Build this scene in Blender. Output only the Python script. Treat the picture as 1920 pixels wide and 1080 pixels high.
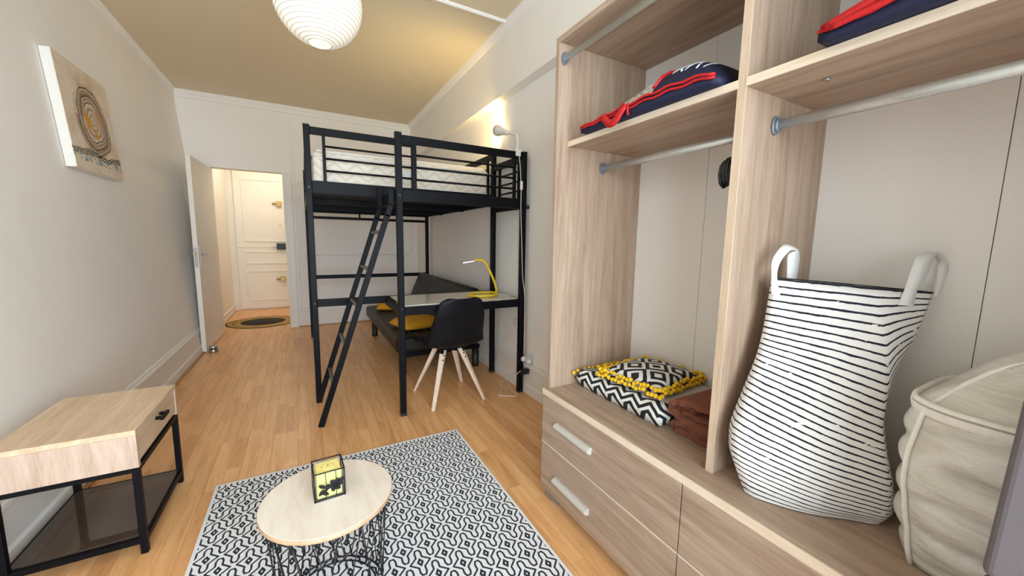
import bpy, bmesh, math, random
from mathutils import Vector, Matrix
rnd = random.Random(7)
for o in list(bpy.data.objects): bpy.data.objects.remove(o)
S = bpy.context.scene
C = S.collection
PI = math.pi

# ------------------------------------------------------------------ camera
CAM_H = 1.22
F_PX, YAW, PITCH, ROLL = 707.9, math.radians(28.83), math.radians(7.126), math.radians(0.929)
fwd = Vector((math.sin(YAW)*math.cos(PITCH), math.cos(YAW)*math.cos(PITCH), -math.sin(PITCH)))
rgt = Vector((math.cos(YAW), -math.sin(YAW), 0.0))
upv = rgt.cross(fwd)
r2 = math.cos(ROLL)*rgt + math.sin(ROLL)*upv
u2 = -math.sin(ROLL)*rgt + math.cos(ROLL)*upv
cam_d = bpy.data.cameras.new('camera'); cam = bpy.data.objects.new('camera', cam_d); C.objects.link(cam)
cam_d.sensor_fit = 'HORIZONTAL'; cam_d.sensor_width = 36.0
cam_d.lens = F_PX*36.0/1920.0
cam_d.clip_start = 0.02
cam.matrix_world = Matrix(((r2.x, u2.x, -fwd.x, 0), (r2.y, u2.y, -fwd.y, 0), (r2.z, u2.z, -fwd.z, CAM_H), (0, 0, 0, 1)))
S.camera = cam

# ------------------------------------------------------------------ world, daylight, exposure
W = bpy.data.worlds.new('world'); S.world = W; W.use_nodes = True
bg = W.node_tree.nodes['Background']; bg.inputs[0].default_value = (0.62, 0.78, 1.0, 1); bg.inputs[1].default_value = 1.6
def area(name, loc, rot, sx, sy, power, col):
    l = bpy.data.lights.new(name, 'AREA'); l.shape = 'RECTANGLE'; l.size = sx; l.size_y = sy
    l.energy = power; l.color = col
    o = bpy.data.objects.new(name, l); C.objects.link(o); o.location = loc; o.rotation_euler = rot
    return o
# daylight in the tall window behind the camera
area('window_daylight', (0.2, -1.34, 1.4), (PI/2, 0, 0), 2.2, 2.3, 105.0, (0.85, 0.92, 1.0))
S.view_settings.view_transform = 'Standard'
S.view_settings.look = 'None'
S.view_settings.gamma = 1.0
S.view_settings.use_curve_mapping = False
S.view_settings.exposure = 0.90
S.cycles.diffuse_bounces = 9; S.cycles.max_bounces = 14

# ------------------------------------------------------------------ materials
def srgb(r, g, b):
    f = lambda c: ((c/255.0)/12.92 if c/255.0 <= 0.04045 else (((c/255.0)+0.055)/1.055)**2.4)
    return (f(r), f(g), f(b), 1.0)
class NT:
    """small node-tree writer"""
    def __init__(s, name):
        s.m = bpy.data.materials.new(name); s.m.use_nodes = True
        s.t = s.m.node_tree; s.n = s.t.nodes; s.b = s.n['Principled BSDF']
    def node(s, kind, **kw):
        n = s.n.new(kind)
        for k, v in kw.items(): setattr(n, k, v)
        return n
    def put(s, sock, v):
        if hasattr(v, 'is_linked') or isinstance(v, bpy.types.NodeSocket): s.t.links.new(v, sock)
        else: sock.default_value = v
    def M(s, op, a, b=None, c=None):
        n = s.node('ShaderNodeMath', operation=op)
        for i, v in enumerate((a, b, c)):
            if v is not None: s.put(n.inputs[i], v)
        return n.outputs[0]
    def co(s, which='Object'):
        return s.node('ShaderNodeTexCoord').outputs[which]
    def xyz(s, sock):
        n = s.node('ShaderNodeSeparateXYZ'); s.t.links.new(sock, n.inputs[0]); return n.outputs
    def mapping(s, sock, scale=(1, 1, 1), loc=(0, 0, 0)):
        n = s.node('ShaderNodeMapping'); s.t.links.new(sock, n.inputs[0])
        s.put(n.inputs['Scale'], scale); s.put(n.inputs['Location'], loc); return n.outputs[0]
    def noise(s, sock, scale, detail=4, rough=0.55, dist=0.0):
        n = s.node('ShaderNodeTexNoise'); s.t.links.new(sock, n.inputs['Vector'])
        n.inputs['Scale'].default_value = scale; n.inputs['Detail'].default_value = detail
        n.inputs['Roughness'].default_value = rough; n.inputs['Distortion'].default_value = dist
        return n.outputs[0]
    def ramp(s, fac, stops, interp='LINEAR'):
        n = s.node('ShaderNodeValToRGB'); n.color_ramp.interpolation = interp
        e = n.color_ramp.elements
        while len(e) < len(stops): e.new(0.5)
        for i, (p, c) in enumerate(stops): e[i].position = p; e[i].color = c
        s.put(n.inputs[0], fac); return n.outputs[0]
    def mix(s, fac, a, b, blend='MIX'):
        n = s.node('ShaderNodeMix', data_type='RGBA', blend_type=blend)
        s.put(n.inputs[0], fac); s.put(n.inputs[6], a); s.put(n.inputs[7], b); return n.outputs[2]
    def bump(s, h, strength=0.2, dist=0.002):
        n = s.node('ShaderNodeBump'); n.inputs['Strength'].default_value = strength
        n.inputs['Distance'].default_value = dist
        s.put(n.inputs['Height'], h); s.t.links.new(n.outputs[0], s.b.inputs['Normal'])
    def fin(s, col=None, rough=None, metal=None, **kw):
        if col is not None: s.put(s.b.inputs['Base Color'], col)
        if rough is not None: s.put(s.b.inputs['Roughness'], rough)
        if metal is not None: s.put(s.b.inputs['Metallic'], metal)
        for k, v in kw.items(): s.put(s.b.inputs[k], v)
        return s.m

def m_plain(name, rgb, rough=0.5, metal=0.0, nscale=40.0, namt=0.12, bump=0.0, bdist=0.001, **kw):
    n = NT(name); c = srgb(*rgb)
    f = n.noise(n.co(), nscale, 4)
    d = tuple(x*(1-namt) for x in c[:3])+(1,); l = tuple(min(1, x*(1+namt)) for x in c[:3])+(1,)
    col = n.ramp(f, [(0.3, d), (0.7, l)])
    if bump: n.bump(f, bump, bdist)
    return n.fin(col, rough, metal, **kw)
def m_wood(name, tones, scale, rough=0.5, fine=6.0, use_random=0.0, bump=0.08, knots=True):
    """grain runs along the axis with the smallest scale entry"""
    n = NT(name); co = n.co()
    if use_random:
        inf = n.node('ShaderNodeObjectInfo')
        add = n.node('ShaderNodeVectorMath', operation='ADD'); n.t.links.new(co, add.inputs[0])
        cm = n.node('ShaderNodeCombineXYZ')
        n.t.links.new(n.M('MULTIPLY', inf.outputs['Random'], 37.0), cm.inputs[0])
        n.t.links.new(n.M('MULTIPLY', inf.outputs['Random'], 91.0), cm.inputs[1])
        n.t.links.new(cm.outputs[0], add.inputs[1]); co = add.outputs[0]
    mp = n.mapping(co, scale)
    g = n.noise(mp, 1.0, 6, 0.6, 0.6)
    mp2 = n.mapping(co, tuple(x*fine for x in scale))
    g2 = n.noise(mp2, 1.0, 3, 0.6)
    k = n.M('ADD', n.M('MULTIPLY', g, 0.68), n.M('MULTIPLY', g2, 0.32))
    st = [(0.34, srgb(*tones[0])), (0.5, srgb(*tones[1])), (0.66, srgb(*tones[2]))]
    col = n.ramp(k, st)
    if use_random:
        v = n.ramp(inf.outputs['Random'], [(0.0, (0.84, 0.77, 0.72, 1)), (0.14, (0.93, 0.90, 0.87, 1)), (0.5, (0.98, 0.97, 0.96, 1)), (0.85, (1.02, 1.025, 1.02, 1)), (1.0, (1.06, 1.08, 1.06, 1))])
        col = n.mix(use_random, col, v, 'MULTIPLY')
    if bump: n.bump(k, bump, 0.001)
    return n.fin(col, rough)

M = {}
def paint(name, rgb, rough=0.75):
    n = NT(name); co = n.co(); c = srgb(*rgb)
    a = n.noise(co, 1.3, 3); b = n.noise(co, 160, 3)
    col = n.ramp(a, [(0.3, tuple(x*0.96 for x in c[:3])+(1,)), (0.7, c)])
    n.bump(b, 0.12, 0.0015)
    return n.fin(col, rough)
M['wall'] = paint('wall_paint', (243, 241, 239))
M['wall_back'] = paint('wall_back_paint', (240, 237, 234))
M['ceil'] = paint('ceiling_paint', (222, 209, 182))
M['trimw'] = paint('trim_paint', (232, 229, 224), 0.45)
M['door'] = paint('door_paint', (233, 229, 222), 0.42)
M['hall'] = paint('hall_paint', (236, 233, 226))
OAK = [(148, 123, 104), (170, 146, 126), (185, 163, 144)]
M['oak_v'] = m_wood('oak_vertical', OAK, (26, 26, 1.6), 0.55)
M['oak_y'] = m_wood('oak_along', OAK, (26, 1.6, 26), 0.55)
M['oak_div'] = m_wood('oak_divider_edge', [(186, 162, 138), (203, 180, 157), (214, 194, 172)], (30, 30, 2.0), 0.5)
M['oak_edge'] = m_wood('oak_edge', [(210, 190, 166), (224, 206, 184), (233, 218, 198)], (30, 2.0, 30), 0.5)
M['back_panel'] = paint('wardrobe_back_white', (232, 229, 224), 0.5)
LAM = [(210, 152, 98), (229, 174, 119), (238, 190, 138)]
M['plank'] = m_wood('laminate_plank', LAM, (22, 1.9, 22), 0.33, 5.0, 1.0, 0.03)
M['plank_far'] = m_wood('laminate_far', LAM, (15, 2.2, 15), 0.33, 5.0, 0.0, 0.03)
M['subfloor'] = m_plain('floor_joint', (205, 156, 112), 0.5)
M['quad'] = m_wood('floor_bead_wood', [(150, 104, 58), (172, 124, 74), (188, 140, 88)], (30, 3, 30), 0.5)
M['black'] = m_plain('black_metal', (11, 12, 18), 0.45, 0.0, 90, 0.1, **{'Specular IOR Level': 0.14})
M['black_wire'] = m_plain('black_wire_metal', (18, 19, 26), 0.4, 0.2, 90, 0.1)
M['steel'] = m_plain('brushed_steel', (178, 180, 182), 0.3, 0.9, 120, 0.08)
M['rodm'] = m_plain('rail_metal', (206, 210, 208), 0.3, 0.7, 120, 0.06)
M['bracket'] = m_plain('rail_bracket_grey', (128, 136, 146), 0.4, 0.4)
M['handle_m'] = m_plain('handle_aluminium', (214, 212, 205), 0.4, 0.3, 120, 0.06)
M['brass'] = m_plain('brass', (172, 140, 78), 0.35, 0.8)
M['white_pl'] = m_plain('white_plastic', (226, 224, 220), 0.4, 0.0, 60, 0.03)
M['black_pl'] = m_plain('black_plastic', (26, 27, 32), 0.42, 0.0, 80, 0.12)
M['leather'] = m_plain('black_faux_leather', (24, 22, 22), 0.45, 0.0, 220, 0.18, 0.25, 0.001, **{'Specular IOR Level': 0.35})
M['seam'] = m_plain('seam_thread', (92, 88, 84), 0.7)
M['chair_shell'] = m_plain('chair_shell_plastic', (14, 14, 19), 0.5, 0.0, 150, 0.1, **{'Specular IOR Level': 0.2})
M['beech'] = m_wood('pale_beech', [(205, 178, 158), (222, 199, 181), (232, 213, 198)], (40, 40, 3), 0.5)
M['mustard'] = m_plain('mustard_fabric', (214, 152, 28), 0.85, 0.0, 260, 0.14, 0.3, 0.001)
M['desk_glass'] = m_plain('frosted_desk_glass', (206, 202, 186), 0.12, 0.0, 8, 0.05)
M['yellow_pl'] = m_plain('yellow_plastic', (236, 200, 32), 0.4, 0.0, 60, 0.06)
M['brown_towel'] = m_plain('brown_towel', (122, 72, 52), 0.95, 0.0, 340, 0.3, 0.8, 0.003)
M['navy'] = m_plain('navy_fabric', (17, 24, 56), 0.7, 0.0, 300, 0.15, 0.2, 0.001)
M['red'] = m_plain('red_piping', (186, 20, 24), 0.6, 0.0, 200, 0.12, 0.2, 0.001)
M['grey_fab'] = m_plain('grey_cotton', (176, 168, 166), 0.9, 0.0, 200, 0.08, 0.2, 0.001)
M['char'] = m_plain('grey_upholstery', (108, 101, 106), 0.9, 0.0, 420, 0.06, 0.2, 0.001)
M['pom'] = m_plain('yellow_pompom', (226, 182, 28), 0.9, 0.0, 300, 0.2, 0.6, 0.001)
M['wax'] = m_plain('candle_wax', (250, 233, 146), 0.5, 0.0, 30, 0.03)
M['grey_foot'] = m_plain('grey_plastic_foot', (132, 130, 136), 0.5)
M['hanger'] = m_plain('hanger_black', (20, 21, 26), 0.4, 0.0, 100, 0.2)
M['label_w'] = m_plain('white_print', (220, 222, 226), 0.6)
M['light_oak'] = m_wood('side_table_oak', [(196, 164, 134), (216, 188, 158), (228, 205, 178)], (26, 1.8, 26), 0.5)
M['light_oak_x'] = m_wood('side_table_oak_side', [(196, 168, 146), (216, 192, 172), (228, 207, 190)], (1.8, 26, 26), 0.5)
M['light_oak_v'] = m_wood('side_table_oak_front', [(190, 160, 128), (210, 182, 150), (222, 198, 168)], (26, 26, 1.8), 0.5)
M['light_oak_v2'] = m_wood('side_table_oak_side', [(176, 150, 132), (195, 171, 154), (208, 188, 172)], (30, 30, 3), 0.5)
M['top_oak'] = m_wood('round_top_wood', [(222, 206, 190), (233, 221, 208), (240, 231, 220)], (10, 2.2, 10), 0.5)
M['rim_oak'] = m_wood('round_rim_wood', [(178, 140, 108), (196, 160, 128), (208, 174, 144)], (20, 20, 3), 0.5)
def glass_dark():
    n = NT('smoked_glass'); f = n.noise(n.co(), 3, 2)
    col = n.ramp(f, [(0.3, (0.19, 0.14, 0.11, 1)), (0.7, (0.24, 0.18, 0.14, 1))])
    n.b.inputs['Specular IOR Level'].default_value = 0.9
    n.b.inputs['Transmission Weight'].default_value = 0.75; n.b.inputs['IOR'].default_value = 1.5
    return n.fin(col, 0.04)
M['smoked'] = glass_dark()
def clear_glass(name='clear_glass', tint=(0.95, 0.97, 0.95, 1)):
    n = NT(name)
    tr = n.node('ShaderNodeBsdfTransparent'); tr.inputs[0].default_value = tint
    gl = n.node('ShaderNodeBsdfGlossy'); gl.inputs['Roughness'].default_value = 0.05
    fr = n.node('ShaderNodeFresnel'); fr.inputs[0].default_value = 1.45
    k = n.M('ADD', n.M('MULTIPLY', fr.outputs[0], 0.8), n.M('MULTIPLY', n.noise(n.co(), 8, 2), 0.06))
    mx = n.node('ShaderNodeMixShader'); n.t.links.new(k, mx.inputs[0])
    n.t.links.new(tr.outputs[0], mx.inputs[1]); n.t.links.new(gl.outputs[0], mx.inputs[2])
    n.t.links.new(mx.outputs[0], n.n['Material Output'].inputs[0])
    return n.m
M['glass'] = clear_glass()
def plastic_window():
    n = NT('clear_pouch_window'); f = n.noise(n.co(), 22, 5, 0.65, 1.5)
    col = n.ramp(f, [(0.38, srgb(150, 146, 144)), (0.5, srgb(206, 202, 196)), (0.6, srgb(240, 240, 240))])
    n.bump(f, 0.8, 0.01)
    return n.fin(col, 0.14)
M['pouch'] = plastic_window()
def lantern_paper():
    n = NT('lantern_paper'); z = n.xyz(n.co())[2]
    f = n.noise(n.co(), 60, 3)
    col = n.ramp(f, [(0.3, srgb(232, 228, 214)), (0.7, srgb(244, 241, 230))])
    n.b.inputs['Emission Color'].default_value = (1.0, 0.92, 0.76, 1)
    n.b.inputs['Emission Strength'].default_value = 0.16
    n.b.inputs['Transmission Weight'].default_value = 0.0
    return n.fin(col, 0.85)
M['paper'] = lantern_paper()
def emit(name, col, st):
    n = NT(name); f = n.noise(n.co(), 20, 2)
    n.b.inputs['Emission Color'].default_value = col
    n.b.inputs['Emission Strength'].default_value = st
    return n.fin(n.ramp(f, [(0.4, (0.8, 0.8, 0.8, 1)), (0.6, (0.85, 0.85, 0.85, 1))]), 0.5)
M['led'] = emit('led_strip', (1.0, 0.95, 0.85, 1), 6.0)
M['bulb'] = emit('lamp_bulb', (1.0, 0.8, 0.45, 1), 8.0)
def mattress_mat():
    n = NT('mattress_quilt'); co = n.co(); x, y, z = n.xyz(co)
    w = n.M('MULTIPLY', n.M('SINE', n.M('MULTIPLY', n.M('ADD', x, y), 42.0)), 0.14)
    s = n.M('ABSOLUTE', n.M('SINE', n.M('ADD', n.M('MULTIPLY', z, 52.0), n.M('MULTIPLY', w, 9.0))))
    f = n.noise(co, 90, 3)
    col = n.ramp(s, [(0.0, srgb(196, 180, 160)), (0.16, srgb(222, 211, 196)), (1.0, srgb(232, 224, 212))])
    n.bump(s, 0.5, 0.006)
    return n.fin(col, 0.85)
M['mattress'] = mattress_mat()
M['mattress_top'] = m_plain('mattress_border', (226, 222, 218), 0.85, 0.0, 70, 0.06)
def rug_mat():
    n = NT('rug_weave'); co = n.co(); X, Y, Z = n.xyz(co)
    u = n.M('ADD', n.M('MULTIPLY', X, 1/0.0945), n.M('MULTIPLY', Y, 1/0.153)); v = n.M('SUBTRACT', n.M('MULTIPLY', X, 1/0.0945), n.M('MULTIPLY', Y, 1/0.153))
    fu = n.M('SUBTRACT', n.M('FRACT', u), 0.5); fv = n.M('SUBTRACT', n.M('FRACT', v), 0.5)
    s = n.M('ABSOLUTE', n.M('MULTIPLY', n.M('SUBTRACT', fu, fv), 0.7071*1.62))   # along rug Y
    t = n.M('ABSOLUTE', n.M('MULTIPLY', n.M('ADD', fu, fv), 0.7071))        # along rug X
    def seg(ax, ay, bx, by):
        dx, dy = bx-ax, by-ay; L = dx*dx+dy*dy
        px = n.M('SUBTRACT', t, ax); py = n.M('SUBTRACT', s, ay)
        h = n.M('MULTIPLY', n.M('ADD', n.M('MULTIPLY', px, dx), n.M('MULTIPLY', py, dy)), 1.0/L)
        h = n.M('MINIMUM', n.M('MAXIMUM', h, 0.0), 1.0)
        qx = n.M('SUBTRACT', px, n.M('MULTIPLY', h, dx)); qy = n.M('SUBTRACT', py, n.M('MULTIPLY', h, dy))
        return n.M('SQRT', n.M('ADD', n.M('MULTIPLY', qx, qx), n.M('MULTIPLY', qy, qy)))
    pts = [(0.565, 0.0), (0.165, 0.225*1.62), (0.175, 0.43*1.62), (0.095, 0.55*1.62), (0.0, 0.55*1.62)]
    d = None
    for a, b in zip(pts, pts[1:]):
        q = seg(*a, *b); d = q if d is None else n.M('MINIMUM', d, q)
    dm = n.M('ABSOLUTE', n.M('SUBTRACT', n.M('MAXIMUM', n.M('ABSOLUTE', fu), n.M('ABSOLUTE', fv)), 0.09))
    d = n.M('MINIMUM', d, dm)
    wob = n.M('MULTIPLY', n.M('SUBTRACT', n.noise(co, 260, 2), 0.5), 0.02)
    mask = n.M('LESS_THAN', n.M('ADD', d, wob), 0.052)
    inx = n.M('LESS_THAN', n.M('ABSOLUTE', X), 0.606)
    iny = n.M('LESS_THAN', n.M('ABSOLUTE', Y), 0.885)
    mask = n.M('MULTIPLY', mask, n.M('MULTIPLY', inx, iny))
    w = n.noise(co, 420, 3)
    wh = n.ramp(w, [(0.3, srgb(216, 217, 222)), (0.7, srgb(238, 239, 242))])
    bk = n.ramp(w, [(0.3, srgb(22, 26, 40)), (0.7, srgb(44, 48, 62))])
    col = n.mix(mask, wh, bk)
    n.bump(w, 0.5, 0.002)
    return n.fin(col, 0.95)
M['rug'] = rug_mat()
def ikat(name, ky, kx, rep, axis):
    """black and white concentric diamonds"""
    n = NT(name); co = n.co(); X, Y, Z = n.xyz(co)
    w = n.M('MULTIPLY', n.M('SUBTRACT', n.noise(co, 30, 3), 0.5), 0.16)
    A = n.M('MULTIPLY', Y, ky)
    B = n.M('MULTIPLY', n.M('ADD', X, n.M('MULTIPLY', Z, 1.0 if axis == 'xz' else 0.0)), kx)
    ta = n.M('PINGPONG', n.M('ADD', A, w), 1.0); tb = n.M('PINGPONG', B, 1.0)
    d = n.M('MULTIPLY', n.M('ADD', ta, tb if axis != 'xz' else B), rep)
    m = n.M('GREATER_THAN', n.M('FRACT', d), 0.52)
    col = n.mix(m, srgb(26, 27, 36), srgb(222, 220, 216))
    n.bump(n.noise(co, 300, 2), 0.3, 0.001)
    return n.fin(col, 0.92)
M['ikat'] = ikat('ikat_diamonds', 16.0, 16.0, 1.5, 'xy')
M['zig'] = ikat('zigzag_weave', 22.0, 25.0, 1.0, 'xz')
def stripes():
    n = NT('striped_canvas')
    uv = n.node('ShaderNodeUVMap'); uv.uv_map = 'UVMap'
    sx = n.xyz(uv.outputs[0]); co = n.co()
    w = n.M('MULTIPLY', n.M('SUBTRACT', n.noise(co, 26, 3), 0.5), 0.20)
    f = n.M('FRACT', n.M('ADD', n.M('MULTIPLY', sx[1], 35.0), w))
    wid = n.M('ADD', 0.12, n.M('MULTIPLY', n.noise(co, 40, 2), 0.24))
    m = n.M('LESS_THAN', f, wid)
    brk = n.M('GREATER_THAN', n.noise(n.mapping(co, (18, 18, 60)), 1.0, 2), 0.31)
    m = n.M('MULTIPLY', m, brk)
    col = n.mix(m, srgb(232, 230, 228), srgb(28, 30, 44))
    n.bump(n.noise(co, 320, 2), 0.25, 0.001)
    return n.fin(col, 0.9)
M['stripe'] = stripes()
M['webbing'] = m_plain('white_webbing', (226, 226, 224), 0.8, 0.0, 300, 0.05, 0.2, 0.001)
def duvet_mat():
    n = NT('plastic_wrapped_duvet'); co = n.co()
    f = n.noise(n.mapping(co, (6, 6, 22)), 1.0, 5, 0.6, 1.2)
    col = n.ramp(f, [(0.3, srgb(198, 194, 184)), (0.5, srgb(217, 214, 206)), (0.7, srgb(229, 228, 224))])
    n.bump(f, 0.6, 0.02)
    return n.fin(col, 0.32, None, **{'Coat Weight': 0.6, 'Coat Roughness': 0.15})
M['duvet'] = duvet_mat()
M['piping_w'] = m_plain('white_piping', (240, 238, 232), 0.5, 0.0, 80, 0.05)
def art():
    n = NT('abstract_swirl_canvas'); co = n.co(); X, Y, Z = n.xyz(co)     # origin at canvas centre
    nz = n.noise(co, 6, 5, 0.65)
    nz2 = n.noise(co, 22, 5, 0.7)
    cy, cz = 0.02, 0.01
    dy = n.M('SUBTRACT', Y, cy); dz = n.M('SUBTRACT', Z, cz)
    r = n.M('SQRT', n.M('ADD', n.M('MULTIPLY', dy, dy), n.M('MULTIPLY', dz, dz)))
    an = n.M('ARCTAN2', dz, dy)
    rr = n.M('ADD', r, n.M('ADD', n.M('MULTIPLY', n.M('SUBTRACT', nz, 0.5), 0.075), n.M('MULTIPLY', an, 0.006)))
    sw = n.M('FRACT', n.M('MULTIPLY', rr, 26.0))
    fine = n.M('FRACT', n.M('ADD', n.M('MULTIPLY', rr, 74.0), nz2))
    swirl = n.ramp(n.M('ADD', n.M('MULTIPLY', sw, 0.55), n.M('MULTIPLY', fine, 0.45)),
                   [(0.06, srgb(64, 46, 34)), (0.22, srgb(120, 86, 56)), (0.40, srgb(186, 160, 128)), (0.62, srgb(228, 220, 208)), (0.80, srgb(206, 190, 168)), (0.96, srgb(96, 72, 50))])
    edge = n.M('MULTIPLY', n.M('LESS_THAN', n.M('ABSOLUTE', n.M('SUBTRACT', rr, 0.165)), 0.036), n.M('GREATER_THAN', fine, 0.42))
    swirl = n.mix(n.M('MULTIPLY', edge, 0.75), swirl, srgb(112, 78, 48))
    org = n.M('MULTIPLY', n.M('LESS_THAN', n.M('ABSOLUTE', n.M('SUBTRACT', r, 0.065)), 0.035), n.M('GREATER_THAN', nz, 0.55))
    swirl = n.mix(org, swirl, srgb(212, 146, 52))
    base = n.ramp(nz, [(0.28, srgb(198, 164, 140)), (0.42, srgb(216, 200, 178)), (0.58, srgb(226, 214, 198)), (0.74, srgb(208, 184, 160))])
    ring = n.M('LESS_THAN', n.M('ADD', r, n.M('MULTIPLY', n.M('SUBTRACT', nz2, 0.5), 0.03)), 0.215)
    col = n.mix(ring, base, swirl)
    lo = n.M('MULTIPLY', n.M('LESS_THAN', n.M('ABSOLUTE', n.M('ADD', n.M('ADD', Z, 0.20), n.M('MULTIPLY', n.M('SUBTRACT', nz, 0.5), 0.08))), 0.018),
             n.M('GREATER_THAN', fine, 0.35))
    col = n.mix(lo, col, srgb(64, 50, 42))
    bl = n.M('MULTIPLY', n.M('LESS_THAN', n.M('ABSOLUTE', n.M('ADD', Z, 0.235)), 0.02), n.M('GREATER_THAN', nz2, 0.52))
    col = n.mix(bl, col, srgb(120, 150, 164))
    n.bump(nz2, 0.5, 0.004)
    return n.fin(col, 0.75)
M['art'] = art()
def mat_mat():
    n = NT('oval_mat_weave'); co = n.co(); X, Y, Z = n.xyz(co)
    a = n.M('DIVIDE', X, 0.44); b = n.M('DIVIDE', Y, 0.42)
    r = n.M('SQRT', n.M('ADD', n.M('MULTIPLY', a, a), n.M('MULTIPLY', b, b)))
    w = n.noise(co, 240, 2)
    tan = n.ramp(w, [(0.3, srgb(176, 142, 84)), (0.7, srgb(196, 162, 100))])
    dark = n.ramp(w, [(0.3, srgb(34, 30, 28)), (0.7, srgb(52, 46, 42))])
    m = n.M('MAXIMUM', n.M('LESS_THAN', r, 0.62), n.M('MAXIMUM', n.M('LESS_THAN', n.M('ABSOLUTE', n.M('SUBTRACT', r, 0.80)), 0.012), n.M('GREATER_THAN', r, 0.965)))
    n.bump(w, 0.4, 0.002)
    return n.fin(n.mix(m, tan, dark), 0.95)
M['oval'] = mat_mat()

# ------------------------------------------------------------------ mesh writer
WL = {}
class B:
    def __init__(s): s.v = []; s.f = []; s.sm = []
    def add(s, vs, fs, smooth=False):
        k = len(s.v); s.v += [tuple(v) for v in vs]
        for f in fs: s.f.append(tuple(i+k for i in f)); s.sm.append(smooth)
        return s
    def box(s, x0, x1, y0, y1, z0, z1, mat=None):
        vs = [(x, y, z) for z in (z0, z1) for y in (y0, y1) for x in (x0, x1)]
        if mat: vs = [mat @ Vector(v) for v in vs]
        return s.add(vs, [(0, 2, 3, 1), (4, 5, 7, 6), (0, 1, 5, 4), (2, 6, 7, 3), (0, 4, 6, 2), (1, 3, 7, 5)])
    def bar(s, a, b, w, h, up=(0, 0, 1)):
        """rectangular bar from a to b, w across, h along 'up'"""
        a = Vector(a); b = Vector(b); d = (b-a).normalized(); u = Vector(up)
        r = d.cross(u)
        if r.length < 1e-5: r = d.cross(Vector((1, 0, 0)))
        r.normalize(); u = r.cross(d).normalized()
        vs = []
        for p in (a, b):
            for q, t in ((-1, -1), (1, -1), (1, 1), (-1, 1)): vs.append(p + r*(q*w/2) + u*(t*h/2))
        return s.add(vs, [(3, 2, 1, 0), (4, 5, 6, 7), (0, 1, 5, 4), (1, 2, 6, 5), (2, 3, 7, 6), (3, 0, 4, 7)])
    def tube(s, pts, r, seg=8, closed=False, flat=None):
        pts = [Vector(p) for p in pts]; n = len(pts)
        rs = r if isinstance(r, (list, tuple)) else [r]*n
        ring = []; prev = None
        for i, p in enumerate(pts):
            if closed: d = pts[(i+1) % n]-pts[i-1]
            else: d = pts[min(i+1, n-1)]-pts[max(i-1, 0)]
            d.normalize()
            if prev is None:
                prev = Vector((0, 0, 1)) if abs(d.z) < 0.9 else Vector((1, 0, 0))
            u = prev - d*prev.dot(d)
            if u.length < 1e-6: u = d.orthogonal()
            u.normalize(); prev = u; w = d.cross(u)
            fl = flat or (1, 1)
            ring.append([p + (u*math.cos(2*PI*k/seg)*fl[0] + w*math.sin(2*PI*k/seg)*fl[1])*rs[i] for k in range(seg)])
        vs = [v for q in ring for v in q]; fs = []
        m = n if closed else n-1
        for i in range(m):
            for k in range(seg):
                a = i*seg+k; b2 = i*seg+(k+1) % seg; j = ((i+1) % n)*seg
                fs.append((a, b2, j+(k+1) % seg, j+k))
        s.add(vs, fs, True)
        if not closed:
            k0 = len(s.v)-len(vs)
            s.f.append(tuple(k0+k for k in reversed(range(seg)))); s.sm.append(False)
            s.f.append(tuple(k0+(n-1)*seg+k for k in range(seg))); s.sm.append(False)
        return s
    def lathe(s, prof, c=(0, 0, 0), seg=32, smooth=True, caps=True):
        vs = []; fs = []
        for r, z in prof:
            for k in range(seg): vs.append((c[0]+r*math.cos(2*PI*k/seg), c[1]+r*math.sin(2*PI*k/seg), c[2]+z))
        for i in range(len(prof)-1):
            for k in range(seg):
                fs.append((i*seg+k, i*seg+(k+1) % seg, (i+1)*seg+(k+1) % seg, (i+1)*seg+k))
        s.add(vs, fs, smooth); k0 = len(s.v)-len(vs)
        if caps:
            s.f.append(tuple(k0+k for k in reversed(range(seg)))); s.sm.append(False)
            s.f.append(tuple(k0+(len(prof)-1)*seg+k for k in range(seg))); s.sm.append(False)
        return s
    def prism(s, poly, fn0, fn1, smooth=False):
        """closed polygon (2d points) extruded between the maps fn0 and fn1"""
        n = len(poly)
        vs = [fn0(*p) for p in poly]+[fn1(*p) for p in poly]
        fs = [tuple(range(n))[::-1], tuple(range(n, 2*n))]
        fs += [(i, (i+1) % n, n+(i+1) % n, n+i) for i in range(n)]
        s.add(vs, fs, smooth)
        return s
    def grid(s, nu, nv, fn, smooth=True, closeu=False):
        vs = [fn(i/(nu-1 if not closeu else nu), j/(nv-1)) for j in range(nv) for i in range(nu)]
        fs = []
        for j in range(nv-1):
            for i in range(nu if closeu else nu-1):
                a = j*nu+i; b2 = j*nu+(i+1) % nu
                fs.append((a, b2, b2+nu, a+nu))
        return s.add(vs, fs, smooth)
    def pillow(s, cx, cy, z0, w, d, h, rot=0.0, n=14, pw=2.6, edge=0.10, flatb=0.35):
        """soft cushion; h total, bottom flatter"""
        R = Matrix.Rotation(rot, 3, 'Z')
        def pt(u, v, top):
            a = 2*u-1; b2 = 2*v-1
            t = max(0.0, (1-abs(a)**pw))**0.5*max(0.0, (1-abs(b2)**pw))**0.5
            pinch = 1-0.05*(1-abs(a*b2))*(abs(a)**6+abs(b2)**6)
            zz = h*(flatb + (1-flatb)*t) if top else h*flatb*(1-t)
            q = R @ Vector((a*w/2*pinch, b2*d/2*pinch, 0))
            return (cx+q.x, cy+q.y, z0+zz)
        s.grid(n, n, lambda u, v: pt(u, v, True))
        s.grid(n, n, lambda u, v: pt(1-u, v, False))
        return s
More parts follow.
